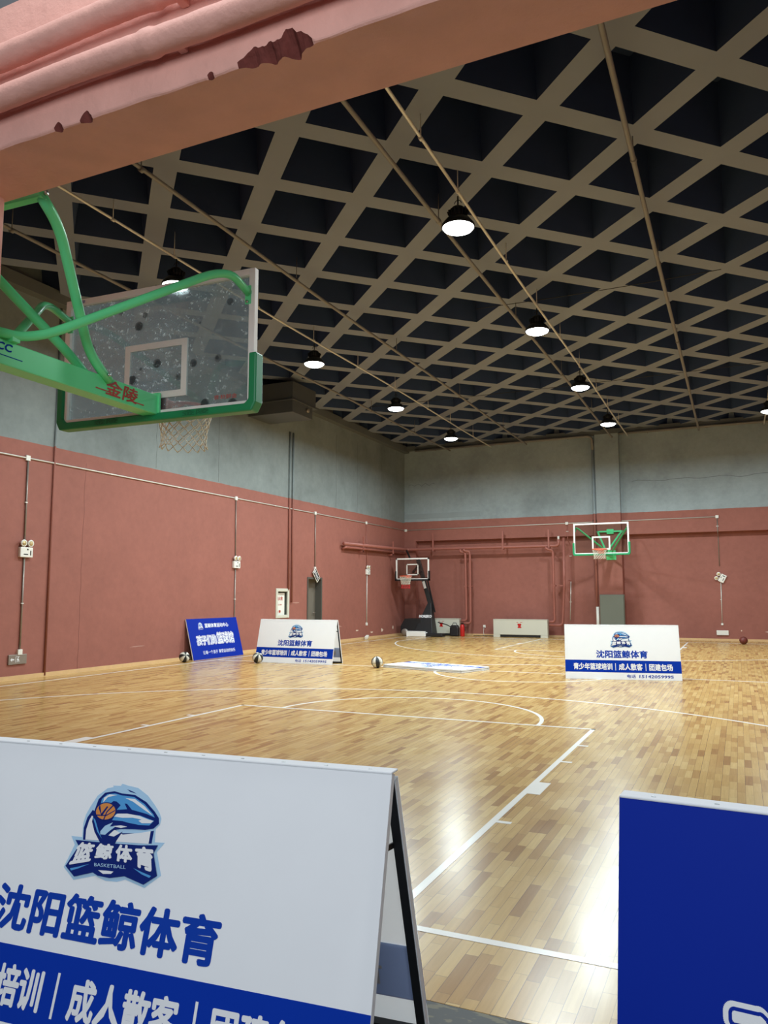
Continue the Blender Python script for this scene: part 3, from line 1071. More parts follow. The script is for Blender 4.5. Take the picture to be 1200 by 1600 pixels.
def emblem(mb, rect, base_mi, z):
    """whale-and-ball club badge; material slots from base_mi: navy, light blue, azure, white, orange"""
    x0, x1, y0, y1 = rect
    NAVY, SKY, AZ, WH, OR = (base_mi + k for k in range(5))

    def de(p):
        X, Y = p[0] - 65, p[1] - 90
        # undo the perspective shear of the board
        det = 1 + 0.194 * 0.20
        a = (X + 0.20 * Y) / det
        b = Y - 0.194 * a
        return a, b
    ref = [de(p) for p in ((70, 625), (692, 500), (440, 88), (565, 775), (640, 720), (120, 425))]
    ax0, ax1 = min(r[0] for r in ref), max(r[0] for r in ref)
    bx0, bx1 = min(r[1] for r in ref), max(r[1] for r in ref)

    def T(pts):
        out = []
        for p in pts:
            a, b = de(p)
            out.append((x0 + (a - ax0) / (ax1 - ax0) * (x1 - x0), y1 - (b - bx0) / (bx1 - bx0) * (y1 - y0)))
        return out

    def lay(pts, mi, k):
        vs = [V((x, y, 0)) for x, y in T(pts)]
        from mathutils.geometry import tessellate_polygon
        tri = tessellate_polygon([vs])
        mb.add([(v.x, v.y, z + k * 0.0005) for v in vs], [tuple(t) for t in tri], mi)
    lay([(112, 420), (182, 432), (188, 340), (205, 280), (235, 225), (280, 155), (345, 108), (385, 102), (380, 92), (430, 98), (440, 84), (475, 100), (540, 122), (600, 180), (640, 245),
         (668, 300), (678, 340), (668, 380), (642, 405), (634, 492), (694, 498), (645, 555), (666, 705), (565, 778), (452, 722), (400, 734), (330, 725), (265, 690), (130, 712), (66, 625), (135, 480)], SKY, 0)
    lay([(188, 450), (192, 370), (215, 300), (250, 250), (300, 300), (420, 420), (560, 430), (632, 415), (615, 500)], NAVY, 1)
    lay([(204, 450), (208, 385), (228, 320), (245, 290), (300, 330), (440, 430), (550, 425), (612, 418), (597, 500)], WH, 2)
    # whale
    lay([(300, 480), (262, 400), (246, 330), (262, 255), (288, 180), (330, 138), (390, 132), (440, 152), (520, 168), (590, 222), (640, 290), (664, 335), (664, 372), (630, 402), (580, 408),
         (500, 398), (430, 392), (385, 398), (350, 430), (385, 440), (440, 410), (430, 425), (400, 470), (390, 490)], NAVY, 3)
    lay([(298, 235), (310, 180), (345, 150), (395, 148), (440, 166), (515, 182), (580, 236), (632, 308), (640, 330), (590, 302), (500, 268), (470, 225), (455, 222), (470, 262), (405, 262),
         (430, 232), (405, 205), (385, 200), (350, 225), (318, 285)], AZ, 4)
    lay([(325, 172), (360, 152), (410, 160), (350, 170), (318, 205)], WH, 5)
    lay([(460, 185), (520, 196), (580, 250), (630, 318), (570, 268), (510, 215)], WH, 5)
    lay([(375, 330), (400, 288), (470, 298), (550, 310), (635, 352), (605, 380), (540, 372), (470, 352), (440, 340)], AZ, 4)
    lay([(388, 306), (410, 288), (470, 292), (545, 312), (600, 340), (632, 352), (615, 366), (560, 362), (540, 345), (560, 338), (505, 322), (440, 318)], WH, 5)
    lay([(300, 400), (330, 365), (380, 345), (360, 372), (400, 372), (360, 400), (330, 425), (300, 420)], SKY, 4)
    lay([(380, 370), (430, 368), (470, 380), (430, 386)], WH, 5)
    lay([(252, 300), (268, 320), (290, 400), (310, 450), (280, 400)], AZ, 4)
    lay([(470, 125), (500, 140), (530, 160), (490, 145)], NAVY, 1)
    # ball
    lay([(335 + 68 * math.cos(a), 266 + 62 * math.sin(a)) for a in [2 * PI * k / 28 for k in range(28)]], NAVY, 5)
    lay([(335 + 62 * math.cos(a), 267 + 56 * math.sin(a)) for a in [2 * PI * k / 28 for k in range(28)]], OR, 6)
    for pts in ([(276, 285), (340, 292), (396, 262), (396, 268), (340, 299), (276, 292)], [(318, 325), (340, 270), (386, 222), (392, 228), (346, 274), (326, 325)],
                [(300, 215), (308, 280), (345, 232), (352, 238), (310, 300), (290, 240)]):
        lay(pts, NAVY, 7)
    # ribbon
    lay([(143, 448), (280, 470), (420, 490), (540, 505), (657, 512), (628, 560), (646, 705), (563, 757), (450, 700), (360, 708), (285, 690), (255, 668), (138, 690), (82, 618), (165, 490)], NAVY, 8)
    lay([(112, 635), (150, 630), (235, 612), (160, 640), (118, 650)], AZ, 9)
    lay([(505, 650), (560, 680), (612, 705), (600, 716), (555, 692)], AZ, 9)
    lay([(290, 655), (340, 660), (385, 668), (370, 682), (320, 680)], WH, 9)
    # lettering of the badge, letters growing towards the two ends
    cells = [((170, 462), (276, 478), (240, 595), (100, 612)), ((285, 478), (392, 490), (370, 592), (262, 580)),
             ((405, 492), (505, 505), (498, 622), (392, 600)), ((520, 512), (628, 520), (632, 690), (515, 640))]
    for ch, q in zip('篮鲸体育', cells):
        vs, fs = text_polys(ch, 0.045)
        q = T(q)
        out = []
        per = len(vs) // text_layers(0.03)
        for k, (u, v) in enumerate(vs):
            t = 1 - v
            xa = (q[0][0] * (1 - u) + q[1][0] * u) * (1 - t) + (q[3][0] * (1 - u) + q[2][0] * u) * t
            ya = (q[0][1] * (1 - u) + q[1][1] * u) * (1 - t) + (q[3][1] * (1 - u) + q[2][1] * u) * t
            out.append((xa, ya, z + 9 * 0.0005 + (k // per) * 2e-5))
        mb.add(out, fs, WH)
    q = T([(266, 606), (462, 632), (460, 655), (266, 628)])
    vs, fs = text_polys('BASKETBALL', 0)
    out = []
    for u, v in vs:
        t = 1 - v
        xa = (q[0][0] * (1 - u) + q[1][0] * u) * (1 - t) + (q[3][0] * (1 - u) + q[2][0] * u) * t
        ya = (q[0][1] * (1 - u) + q[1][1] * u) * (1 - t) + (q[3][1] * (1 - u) + q[2][1] * u) * t
        out.append((xa, ya, z + 9.6 * 0.0005))
    mb.add(out, fs, SKY)


def translucent(m, amount):
    nt = m.node_tree
    b = nt.nodes['Principled BSDF']
    t = N(nt, 'ShaderNodeBsdfTranslucent')
    L(nt, b.inputs['Base Color'].links[0].from_socket, t.inputs[0])
    mx = N(nt, 'ShaderNodeMixShader')
    mx.inputs[0].default_value = amount
    L(nt, b.outputs[0], mx.inputs[1])
    L(nt, t.outputs[0], mx.inputs[2])
    L(nt, mx.outputs[0], nt.nodes['Material Output'].inputs[0])


M['thincanvas'] = M['canvas'].copy()
translucent(M['canvas'], 0.08)
translucent(M['thincanvas'], 0.5)
translucent(M['canvasback'], 0.5)
translucent(M['blue'], 0.15)
translucent(M['bandback'], 0.2)
EMB_MATS = [M['navy'], M['sky'], M['azure'], M['whiteprint'], M['ballprint']]
EZ = 0.0008


def rect_mesh(mb, x0, x1, y0, y1, z, mi=0):
    return mb.add([(x0, y0, z), (x1, y0, z), (x1, y1, z), (x0, y1, z)], [(0, 1, 2, 3)], mi)


_print_cache = {}


def linked(name, me, parent):
    o = bpy.data.objects.new(name, me)
    COL.objects.link(o)
    o.parent = parent
    return o


def white_art(panel, shift=0.0):
    """printing on a white board; board plane z=0 facing +z, x from -PW/2, y from -PH (bottom) to 0 (top)"""
    key = ('w', shift)
    if key not in _print_cache:
        X = lambda f: -PW / 2 + f * PW + shift
        Yv = lambda f: -f * PH
        ms = []
        mb = rect_mesh(MB(), -PW / 2, PW / 2, Yv(0.872), Yv(0.652), EZ)
        ms.append(('blue_band', mb.mesh('blue_band', [M['blue']])))
        mb = text_into(MB(), '沈阳篮鲸体育', (X(0.275), X(0.722), Yv(0.612), Yv(0.468)), EZ, 0.034)
        ms.append(('title_lettering', mb.mesh('title_lettering', [M['bluetext']])))
        mb = MB()
        for body, a, b in (('青少年篮球培训', 0.072, 0.412), ('成人散客', 0.468, 0.672), ('团建包场', 0.728, 0.928)):
            text_into(mb, body, (X(a), X(b), Yv(0.830), Yv(0.706)), EZ * 2, 0.034)
        for a in (0.440, 0.700):
            rect_mesh(mb, X(a) - 0.005, X(a) + 0.005, Yv(0.835), Yv(0.705), EZ * 2)
        ms.append(('slogan_lettering', mb.mesh('slogan_lettering', [M['whiteprint']])))
        mb = text_into(MB(), '电话', (X(0.535), X(0.610), Yv(0.968), Yv(0.905)), EZ, 0.02)
        ms.append(('phone_caption', mb.mesh('phone_caption', [M['bluetext']])))
        mb = MB()
        text_into(mb, '15142059995', (X(0.640), X(0.930), Yv(0.964), Yv(0.909)), EZ, 0.025, 0.1)
        ms.append(('phone_number', mb.mesh('phone_number', [M['bluetext']])))
        mb = MB()
        emblem(mb, (X(0.402), X(0.592), Yv(0.420), Yv(0.110)), 0, EZ)
        ms.append(('emblem', mb.mesh('emblem', EMB_MATS)))
        _print_cache[key] = ms
    for nm, me in _print_cache[key]:
        linked(nm, me, panel)


def blue_art(panel):
    key = 'b'
    if key not in _print_cache:
        X = lambda f: -PW / 2 + f * PW
        Yv = lambda f: -f * PH
        ms = []
        mb = text_into(MB(), '篮鲸体育运动中心', (X(0.325), X(0.80), Yv(0.235), Yv(0.125)), EZ, 0.022)
        ms.append(('heading_lettering', mb.mesh('heading_lettering', [M['whiteprint']])))
        mb = MB()
        emblem(mb, (X(0.195), X(0.29), Yv(0.275), Yv(0.10)), 0, EZ)
        ms.append(('emblem', mb.mesh('emblem', [M['bluepanel'], M['whiteprint'], M['sky'], M['whiteprint'], M['sky']])))
        mb = MB()
        for body, a, b, t, d in (('孩子们的', 0.128, 0.500, 0.430, 0.645), ('篮球馆', 0.525, 0.860, 0.375, 0.645)):
            text_into(mb, body, (X(a), X(b), Yv(d), Yv(t)), EZ, 0.105, 0, 0, None, False, 0.02, 1e-5)
            text_into(mb, body, (X(a), X(b), Yv(d), Yv(t)), EZ * 2, 0.065, 0, 1, None, False, 0.008, 1e-5)
            text_into(mb, body, (X(a), X(b), Yv(d), Yv(t)), EZ * 3, 0.02, 0, 0)
        ms.append(('title_lettering', mb.mesh('title_lettering', [M['whiteprint'], M['bluepanel']])))
        mb = text_into(MB(), '让每一个孩子 享受运动的快乐', (X(0.20), X(0.845), Yv(0.885), Yv(0.795)), EZ, 0.006)
        ms.append(('slogan_lettering', mb.mesh('slogan_lettering', [M['whiteprint']])))
        _print_cache[key] = ms
    for nm, me in _print_cache[key]:
        linked(nm, me, panel)


def panel(name, parent, mat4, art, shift=0.0, show_through=False):
    """one printed board: canvas stretched over a dark tube frame; printed face at local z=0"""
    cm = M['bluepanel'] if art == 'blue' else M['thincanvas'] if show_through else M['canvas']
    mb = MB()
    # canvas skin wrapped round the edge
    e, t = 0.004, PT
    x0, x1, y0, y1 = -PW / 2, PW / 2, -PH, 0
    rect_mesh(mb, x0, x1, y0, y1, 0.0, 0)
    for a, b in (((x0, y0, -t), (x0 + e, y1, -0.003)), ((x1 - e, y0, -t), (x1, y1, -0.003)),
                 ((x0, y1 - e, -t), (x1, y1, -0.003)), ((x0, y0, -t), (x1, y0 + e, -0.003))):
        mb.span(a, b, 1)
    o = mb.build(name, [cm, M['canvas']], parent)
    o.matrix_local = mat4
    fr = MB()
    w_ = 0.03
    for a, b in (((x0 + e, y0 + e, -t - 0.004), (x0 + e + w_, y1 - e, -0.004)), ((x1 - e - w_, y0 + e, -t - 0.004), (x1 - e, y1 - e, -0.004)),
                 ((x0 + e, y1 - e - w_, -t - 0.003), (x1 - e, y1 - e, -0.004)), ((x0 + e, y0 + e, -t - 0.003), (x1 - e, y0 + e + w_, -0.004)),
                 ((-0.015, y0 + e, -t - 0.002), (0.015, y1 - e, -0.004))):
        fr.span(a, b)
    fr.build('steel_frame', M['framemetal'], o)
    if art == 'white':
        white_art(o, shift)
    elif art == 'blue':
        blue_art(o)
    # reverse of the canvas with the print showing through
    if show_through and art == 'white':
        rv = MB()
        zb = -0.0045
        rect_mesh(rv, x0 + 0.03, x1 - 0.03, -0.872, -0.652, zb, 1)
        for body, a, b in (('青少年篮球培训', 0.072, 0.412), ('成人散客', 0.468, 0.672), ('团建包场', 0.728, 0.928)):
            text_into(rv, body, (-PW / 2 + a * PW, -PW / 2 + b * PW, -0.828, -0.708), zb - 0.003, 0.026, 0, 0)
        k = rv.build('print_showing_through', [M['canvasback'], M['bandback']], o)
        k['label'] = 'pale mirrored print showing through the canvas'
    return o


def aframe(label, cat, loc, rz, depth_front, depth_back, art='white', shift=0.0, group=None, staples=False):
    """A-shaped stand: two boards joined along the top, feet on the floor; front faces local -y"""
    root = empty('banner_stand', loc, rz)
    tag(root, label, cat, group)
    for s, dep in ((-1, depth_front), (1, depth_back)):
        dz = math.sqrt(PH * PH - dep * dep)
        ang = math.asin(dep / PH)
        # local frame: X along the board, Y up the slope, Z outward
        upv = V((0, -s * math.sin(ang), math.cos(ang)))
        xv = V((1, 0, 0)) if s == -1 else V((-1, 0, 0))
        nv = xv.cross(upv)
        mt = Matrix(((xv.x, upv.x, nv.x, 0), (xv.y, upv.y, nv.y, s * 0.029), (xv.z, upv.z, nv.z, dz + 0.002), (0, 0, 0, 1)))
        panel('front_board' if s == -1 else 'back_board', root, mt, art, shift if s == -1 else 0.0, s == 1)
    dz = math.sqrt(PH * PH - depth_front ** 2)
    MB().span((-PW / 2, -0.031, dz - 0.002), (PW / 2, 0.031, dz + 0.006)).build('top_seam', M['canvas'], root, 0.003)
    if staples:
        sm = MB().span((0, -0.012, 0.0), (0.012, -0.008, 0.0015)).mesh('staple', [M['bolt']])
        for k in range(13):
            linked('staple', sm, root).location = (-PW / 2 + 0.08 + k * 0.157, 0, dz + 0.006)
    for x in (-PW / 2 + 0.035, PW / 2 - 0.035):
        MB().bar((x, -depth_front * 0.26, dz * 0.76), (x, depth_back * 0.26, dz * 0.74), 0.006, 0.018).build('stay_strap', M['framemetal'], root)
    return root


a = math.radians(4.5)
mid = V((2.996, -1.183, 0)) - V((math.cos(a), math.sin(a), 0)) * (PW / 2)
aframe('large white folding banner stand in the foreground, cropped by the left edge of the photo', 'banner stand', (mid.x, mid.y, 0.001), a, 0.28, 0.34, 'white', 0.047, 'white folding banner stands', True)
a = math.radians(-4.16)
mid = V((3.706, -1.251, 0)) + V((math.cos(a), math.sin(a), 0)) * (PW / 2)
aframe('royal blue folding banner stand in the foreground at the right edge', 'banner stand', (mid.x, mid.y, 0.001), a, 0.20, 0.20, 'blue', 0.0, None, True)
a = math.atan2(11.616 - 11.195, 3.021 - 1.016)
mid = (V((1.016, 11.195, 0)) + V((3.021, 11.616, 0))) / 2
nrm = V((-math.sin(a), math.cos(a), 0))
mid += nrm * 0.24
aframe('white banner stand on mid-court below the far green hoop', 'banner stand', (mid.x, mid.y, 0), a, 0.24, 0.24, 'white', 0.0, 'white folding banner stands')
aframe('white banner stand by the left wall, a striped ball against its left corner', 'banner stand', (-5.33, 12.14, 0), 0.0, 0.24, 0.24, 'white', 0.0, 'white folding banner stands')

# folded stand lying flat on the floor, printed side up and upside down to the camera
fb = empty('banner_stand', (-1.90, 12.03, 0), PI - math.radians(16.5))
tag(fb, 'white banner stand folded and lying flat on the court', 'banner stand')
for k, z in ((0, 0.066), (1, 0.032)):
    mt = Matrix(((1, 0, 0, 0), (0, 1, 0, 0.5), (0, 0, 1, z), (0, 0, 0, 1)))
    panel('front_board' if k == 0 else 'back_board', fb, mt, 'white' if k == 0 else 'plain')

# blue board leaning on the left wall
bl = empty('leaning_board', (-7.90, 12.62, 0), PI / 2)
tag(bl, 'blue printed board with white lettering leaning on the left wall', 'sign board')
ang = math.asin(0.26)
upv = V((0, math.sin(ang), math.cos(ang)))
xv = V((1, 0, 0))
nv = xv.cross(upv)
mt = Matrix(((1, upv.x, nv.x, 0), (0, upv.y, nv.y, upv.y * PH), (0, upv.z, nv.z, upv.z * PH), (0, 0, 0, 1)))
panel('printed_board', bl, mt, 'blue')
# ------------------------------------------------------------------ basketballs


def basketball(name, loc, mat, rot, label, group=None):
    r = 0.122
    mb = MB()
    n, k = 32, 16
    prof = [(r * math.sin(PI * i / k), -r * math.cos(PI * i / k)) for i in range(k + 1)]
    prof[0] = (0.0005, -r)
    prof[-1] = (0.0005, r)
    mb.lathe(prof, (0, 0, 0), n)
    o = mb.build(name, mat)
    o.location = loc
    o.rotation_euler = rot
    tag(o, label, 'ball', group)
    sm = MB()
    q = r * 1.0
    for a in range(4):
        th = a * PI / 4 + PI / 8 * 0
        if a % 1 == 0:
            sm.tube([(q * math.cos(th) * math.cos(p), q * math.sin(th) * math.cos(p), q * math.sin(p)) for p in [2 * PI * i / 48 for i in range(48)]], 0.0022, 5, closed=True)
    sm.tube([(q * math.cos(p), q * math.sin(p), 0) for p in [2 * PI * i / 48 for i in range(48)]], 0.0022, 5, closed=True)
    sm.build('seam', M['seam'], o)
    return o


basketball('basketball', (-7.78, 11.10, 0.122), M['ball_bw'], (1.1, 0.3, 0.8), 'black and white basketball beside the leaning blue board', 'black and white basketballs')
basketball('basketball', (-6.10, 11.62, 0.122), M['ball_bw'], (0.6, 0.5, 0.2), 'black and white basketball against the left white banner stand', 'black and white basketballs')
basketball('basketball', (-3.09, 11.66, 0.122), M['ball_bw'], (0.12, -0.1, 0.35), 'black and white basketball beside the folded board on the court', 'black and white basketballs')
basketball('basketball', (4.09, 23.6, 0.122), M['ball_br'], (0.4, 0.3, 0), 'dark brown basketball near the far wall at right')

# ------------------------------------------------------------------ lamps


def make_lamp():
    root = empty('high_bay_lamp')
    h = MB()
    h.lathe([(0.03, 0.30), (0.08, 0.30), (0.10, 0.28), (0.105, 0.17), (0.09, 0.165), (0.10, 0.15), (0.17, 0.12), (0.225, 0.05), (0.235, 0.03), (0.235, 0.0), (0.222, 0.0), (0.222, 0.008), (0.02, 0.008)][::-1], n=28)
    h.build('housing', M['lamphouse'], root)
    fins = MB()
    for k in range(16):
        a = 2 * PI * k / 16
        fins.bar((0.06 * math.cos(a), 0.06 * math.sin(a), 0.225), (0.135 * math.cos(a), 0.135 * math.sin(a), 0.19), 0.006, 0.10)
    fins.build('cooling_fins', M['lamphouse'], root)
    MB().lathe([(0.01, -0.055), (0.08, -0.052), (0.15, -0.042), (0.20, -0.02), (0.218, 0.006), (0.01, 0.006)], n=28).build('lens', M['lens'], root)
    MB().tube([(0, 0, 0.29), (0, 0, 0.468)], 0.012, 8).build('hanger_rod', M['lamphouse'], root)
    hk = MB().tube([(0.05 * math.cos(t), 0, 0.36 + 0.05 * math.sin(t)) for t in [PI * i / 8 for i in range(9)]], 0.006, 6)
    hk.build('hook', M['lamphouse'], root)
    return root


lamp_light = bpy.data.lights.new('lamp_light', 'AREA')
lamp_light.shape = 'DISK'
lamp_light.size = 0.42
lamp_light.spread = math.radians(175)
lamp_light.energy = LAMP_POWER
lamp_light.color = LAMP_COLOR
lamp_dim = lamp_light.copy()          # weaker lamps, power cut to balance wall and floor brightness
lamp_dim.energy = LAMP_POWER * 0.7
rows = [(0.68, 'middle'), (-4.34, 'left'), (5.04, 'right')]  # the unseen right-row lamps are added for the hall's light
place = {
    ('middle', 0): 'nearest and largest lamp of the middle row under the white conduit', ('middle', 1): 'second nearest lamp of the middle row under the white conduit',
    ('middle', 2): 'third lamp of the middle row under the white conduit', ('middle', 3): 'farthest lamp of the middle row, in front of the far pillar',
    ('left', 0): 'lamp of the left row half hidden behind the near glass backboard', ('left', 1): 'lamp of the left row above the air duct box',
    ('left', 2): 'third lamp of the left row, right of the duct box', ('left', 3): 'farthest lamp of the left row, near the far left corner',
    ('right', 0): 'nearest lamp of the right row, unseen, added to light the hall',
    ('right', 1): 'second lamp of the right row, unseen, added to light the hall',
    ('right', 3): 'lamp at the right edge of the photo near the far wall'}
proto = None
LZL = 6.66
for x, nm in rows:
    for k, y in enumerate((6.30, 10.98, 15.5, 20.0)):
        yy = y + {'middle': 0, 'left': 0.05, 'right': 0.2}[nm]
        if nm == 'left' and k == 0:
            yy = 6.33
        if nm == 'right' and k == 2:
            continue
        if proto is None:
            proto = make_lamp()
            o = proto
        else:
            o = copy_tree(proto)
        o.location = (x + (0.03 if (nm, k) == ('left', 0) else 0.0), yy, LZL + (0.035 if (nm, k) == ('left', 0) else 0.0))
        tag(o, 'round pendant high-bay lamp, ' + place[(nm, k)], 'lamp', 'pendant high-bay lamps')
        lo = bpy.data.objects.new('lamp_light', lamp_dim if (nm, k) == ('left', 0) or nm == 'right' else lamp_light)
        lo.parent = o
        lo.location = (0, 0, -0.06)
        COL.objects.link(lo)

# ------------------------------------------------------------------ pipes and conduits below the ceiling
CZ = 7.2


def ceiling_run(name, x, r, mat, label, cat, hang, group=None, jitter=0.0):
    o = empty(name, (x, 0, CZ))
    tag(o, label, cat, group)
    pts = [(jitter * math.sin(y * 0.7), y, 0.02 * math.sin(y * 0.5)) for y in [Y0 + 0.05 + 0.6 * i for i in range(43)]]
    MB().tube(pts, r, 10).build('run', mat, o)
    for y in hang:
        h = MB()
        h.tube([(0, y, r * 0.5), (0, y, SOFFIT - CZ + 0.12)], 0.008, 6)
        h.lathe([(r * 1.25, -0.03), (r * 1.25, 0.03)], (0, 0, 0), 10, 0, Matrix.Translation((0, y, 0)) @ Matrix.Rotation(PI / 2, 4, 'X'))
        h.build('hanger', mat, o)
    return o


hy = [2.2, 4.9, 6.3, 8.8, 11.0, 13.2, 15.5, 18.0, 20.0, 22.4]
ceiling_run('lighting_conduit', 0.68, 0.022, M['conduit'], 'pale conduit carrying the middle row of lamps', 'conduit', hy, 'lamp conduits')
ceiling_run('lighting_conduit', -4.34, 0.020, M['conduit'], 'thin pale conduit carrying the left row of lamps', 'conduit', hy, 'lamp conduits')
ceiling_run('lighting_conduit', 5.04, 0.020, M['conduit'], 'pale conduit carrying the right row of lamps, beyond the right edge', 'conduit', hy, 'lamp conduits')
ceiling_run('sprinkler_pipe', 0.13, 0.032, M['pipe'], 'grey ceiling pipe just left of the middle row of lamps', 'pipe', [3.0, 7.0, 11.5, 16.0, 20.5], 'ceiling pipes')
ceiling_run('sprinkler_pipe', 3.03, 0.034, M['pipe'], 'grey ceiling pipe at right running down the court', 'pipe', [2.5, 6.5, 10.0, 14.5, 19.0], 'ceiling pipes')
ceiling_run('sprinkler_pipe', -2.98, 0.030, M['pipe'], 'grey ceiling pipe between the left and middle lamp rows', 'pipe', [4.0, 8.0, 12.5, 17.0, 21.5], 'ceiling pipes')
ceiling_run('sprinkler_pipe', -6.02, 0.030, M['pipe'], 'grey ceiling pipe nearest the left wall, above the duct box', 'pipe', [4.5, 8.5, 17.5, 21.0], 'ceiling pipes')
tag(MB().tube([(4.0 + (-0.55 - 4.0) * i / 20, 11.0, 7.32 - 0.03 * math.sin(PI * i / 20)) for i in range(21)], 0.007, 6).build('ceiling_cable', M['cable']),
    'thin black cable crossing the ceiling near the second middle lamp', 'cable', 'cables across the ceiling')
tag(MB().tube([(5.2 + (-6.0 - 5.2) * i / 30, 17.45, 7.32 - 0.04 * math.sin(PI * i / 30)) for i in range(31)], 0.007, 6).build('ceiling_cable', M['cable']),
    'thin black cable crossing the ceiling beyond the third middle lamp', 'cable', 'cables across the ceiling')
# little black hangers left on the ribs
for k, (x, y) in enumerate(((-1.95, 10.1), (-0.6, 14.2), (-1.9, 15.3), (-3.6, 16.3), (-5.1, 16.9), (-5.6, 13.8), (-5.9, 19.4), (-4.9, 21.0), (-6.4, 22.4), (2.1, 13.0), (3.3, 12.2), (3.4, 16.4))):
    pass

# air duct box on the left wall
db = empty('duct_box', (-7.45, 14.75, 6.45))
tag(db, 'grey metal air duct box high on the left wall under the ceiling', 'duct')
MB().span((-0.73, -0.65, 0.42), (0.68, 0.62, 0.92)).build('upper_box', M['duct'], db, 0.01)
MB().span((-0.73, -0.68, 0.05), (0.70, 0.40, 0.40)).build('lower_box', M['duct'], db, 0.01)
MB().span((-0.74, -0.70, 0.385), (0.73, 0.64, 0.42)).build('flange', M['duct'], db, 0.005)
MB().lathe([(0.01, -0.03), (0.06, -0.03), (0.06, 0.03), (0.01, 0.03)], (0, 0, 0), 14, 0, Matrix.Translation((0.72, 0.1, 0.25)) @ Matrix.Rotation(PI / 2, 4, 'Y')).build('motor_knob', M['steel'], db)

# ------------------------------------------------------------------ things on the left wall
XW = XL + 0.02


def conduit(name, pts, r, mat, label, boxes=(), clips=(), group=None, bs=(0.04, 0.10, 0.10)):
    p0 = V(pts[0])
    o = empty(name, p0)
    tag(o, label, 'conduit', group)
    MB().tube([V(p) - p0 for p in fillet(pts, 0.05, 4)], r, 8).build('run', mat, o)
    for b in boxes:
        MB().box(V(b) - p0, bs).build('junction_box', M['plastic'], o, 0.004)
    for c in clips:
        MB().box(V(c) - p0, (bs[0] * 0.8, bs[1] * 0.5, 0.02)).build('clip', M['plastic'], o)
    return o


g_ = 'conduits on the walls'
conduit('wall_conduit', [(XW, 0.5, 4.15), (XW, 12, 4.15), (XW, YF - 0.03, 4.17)], 0.016, M['conduit'], 'long pale conduit running along the left wall below the paint line',
        [(XW, 6.84, 4.15), (XW, 13.57, 4.15), (XW, 17.87, 4.165), (XW, 21.6, 4.17)], [(XW, 9.0, 4.15), (XW, 11.2, 4.15), (XW, 15.5, 4.15), (XW, 19.5, 4.16)], g_)
conduit('wall_conduit', [(XW, 6.85, 4.10), (XW, 6.86, 2.44)], 0.017, M['steel'], 'upper conduit drop above the nearest emergency light on the left wall', clips=[(XW, 6.85, 3.3)], group=g_)
conduit('wall_conduit', [(XW, 6.87, 2.27), (XW, 6.87, 0.56)], 0.017, M['steel'], 'conduit drop from the nearest emergency light to the low exit sign', [(XW, 6.87, 0.50)], [(XW, 6.87, 1.4)], g_)
conduit('wall_conduit', [(XW, 13.57, 4.10), (XW, 13.6, 2.45)], 0.014, M['steel'], 'upper conduit drop above the emergency light behind the blue board', group=g_)
conduit('wall_conduit', [(XW, 13.6, 2.28), (XW, 13.6, 0.2)], 0.014, M['steel'], 'conduit drop running down behind the blue leaning board', clips=[(XW, 13.6, 1.45)], group=g_)
conduit('wall_conduit', [(XW, 17.87, 4.12), (XW, 17.88, 2.42)], 0.016, M['steel'], 'conduit drop to the hanging exit sign over the door', [(XW, 17.88, 2.40)], (), g_)
conduit('wall_conduit', [(XW, 21.6, 4.12), (XW, 21.65, 2.52)], 0.012, M['redpipe'], 'upper red conduit drop near the far left corner', group=g_)
conduit('wall_conduit', [(XW, 21.66, 2.3), (XW, 21.64, 0.55)], 0.016, M['conduit'], 'lower pale conduit drop near the far left corner', [(XW, 21.64, 0.53)], (), g_)
o = MB().tube([(0, 0, 0), (0, 0.02, 7.3)], 0.022, 8).build('wall_pipe', M['wall'])
o.location = (XL + 0.02, 7.46, 0.02)
tag(o, 'thin painted pipe up the left wall near the nearest emergency light', 'pipe', 'painted pipes up the left wall')
for y, z0, lab in ((16.28, 1.72, 'left one of two thin painted pipes rising from the hose cabinet'), (16.47, 1.34, 'right one of two thin painted pipes beside the hose cabinet')):
    o = MB().tube([(0, 0, 0), (0, 0, 6.5 - z0)], 0.030, 8).build('wall_pipe', M['wall'])
    # mesh shifted so the paint line stays at its height on the wall
    for v in o.data.vertices:
        v.co += V((XL + 0.03, y, z0))
    tag(o, lab, 'pipe', 'painted pipes up the left wall')


def emergency_light(loc, rz, label, tilt=0.0):
    """twin-head emergency lamp; back on the wall (local y=0), facing local -y"""
    o = empty('emergency_light', loc, rz)
    o.rotation_euler = (0, tilt, rz)
    tag(o, label, 'emergency light', 'twin-head emergency lights')
    b = MB().span((-0.14, -0.07, -0.10), (0.14, 0, 0.09)).build('body', M['plastic'], o, 0.012)
    d = MB()
    d.span((-0.07, -0.0715, -0.055), (0.03, -0.07, -0.035))
    d.span((0.075, -0.0715, -0.06), (0.10, -0.07, 0.03))
    d.span((0.0, -0.0715, 0.035), (0.035, -0.07, 0.06))
    d.build('markings', M['blackmetal'], b)
    for s in (-1, 1):
        h = MB()
        h.lathe([(0.02, 0.03), (0.05, 0.02), (0.068, -0.03), (0.06, -0.035), (0.02, -0.035)], (0, 0, 0), 16, 0, Matrix.Translation((s * 0.078, -0.05, 0.165)) @ Matrix.Rotation(-PI / 2, 4, 'X'))
        h.box((s * 0.078, -0.035, 0.10), (0.02, 0.02, 0.04))
        hd = h.build('lamp_head', M['plastic'], o)
        MB().lathe([(0.005, 0), (0.045, 0), (0.045, 0.003), (0.005, 0.003)], (0, 0, 0), 16, 0, Matrix.Translation((s * 0.078, -0.088, 0.165)) @ Matrix.Rotation(-PI / 2, 4, 'X')).build('reflector', M['amber'], hd)
    return o


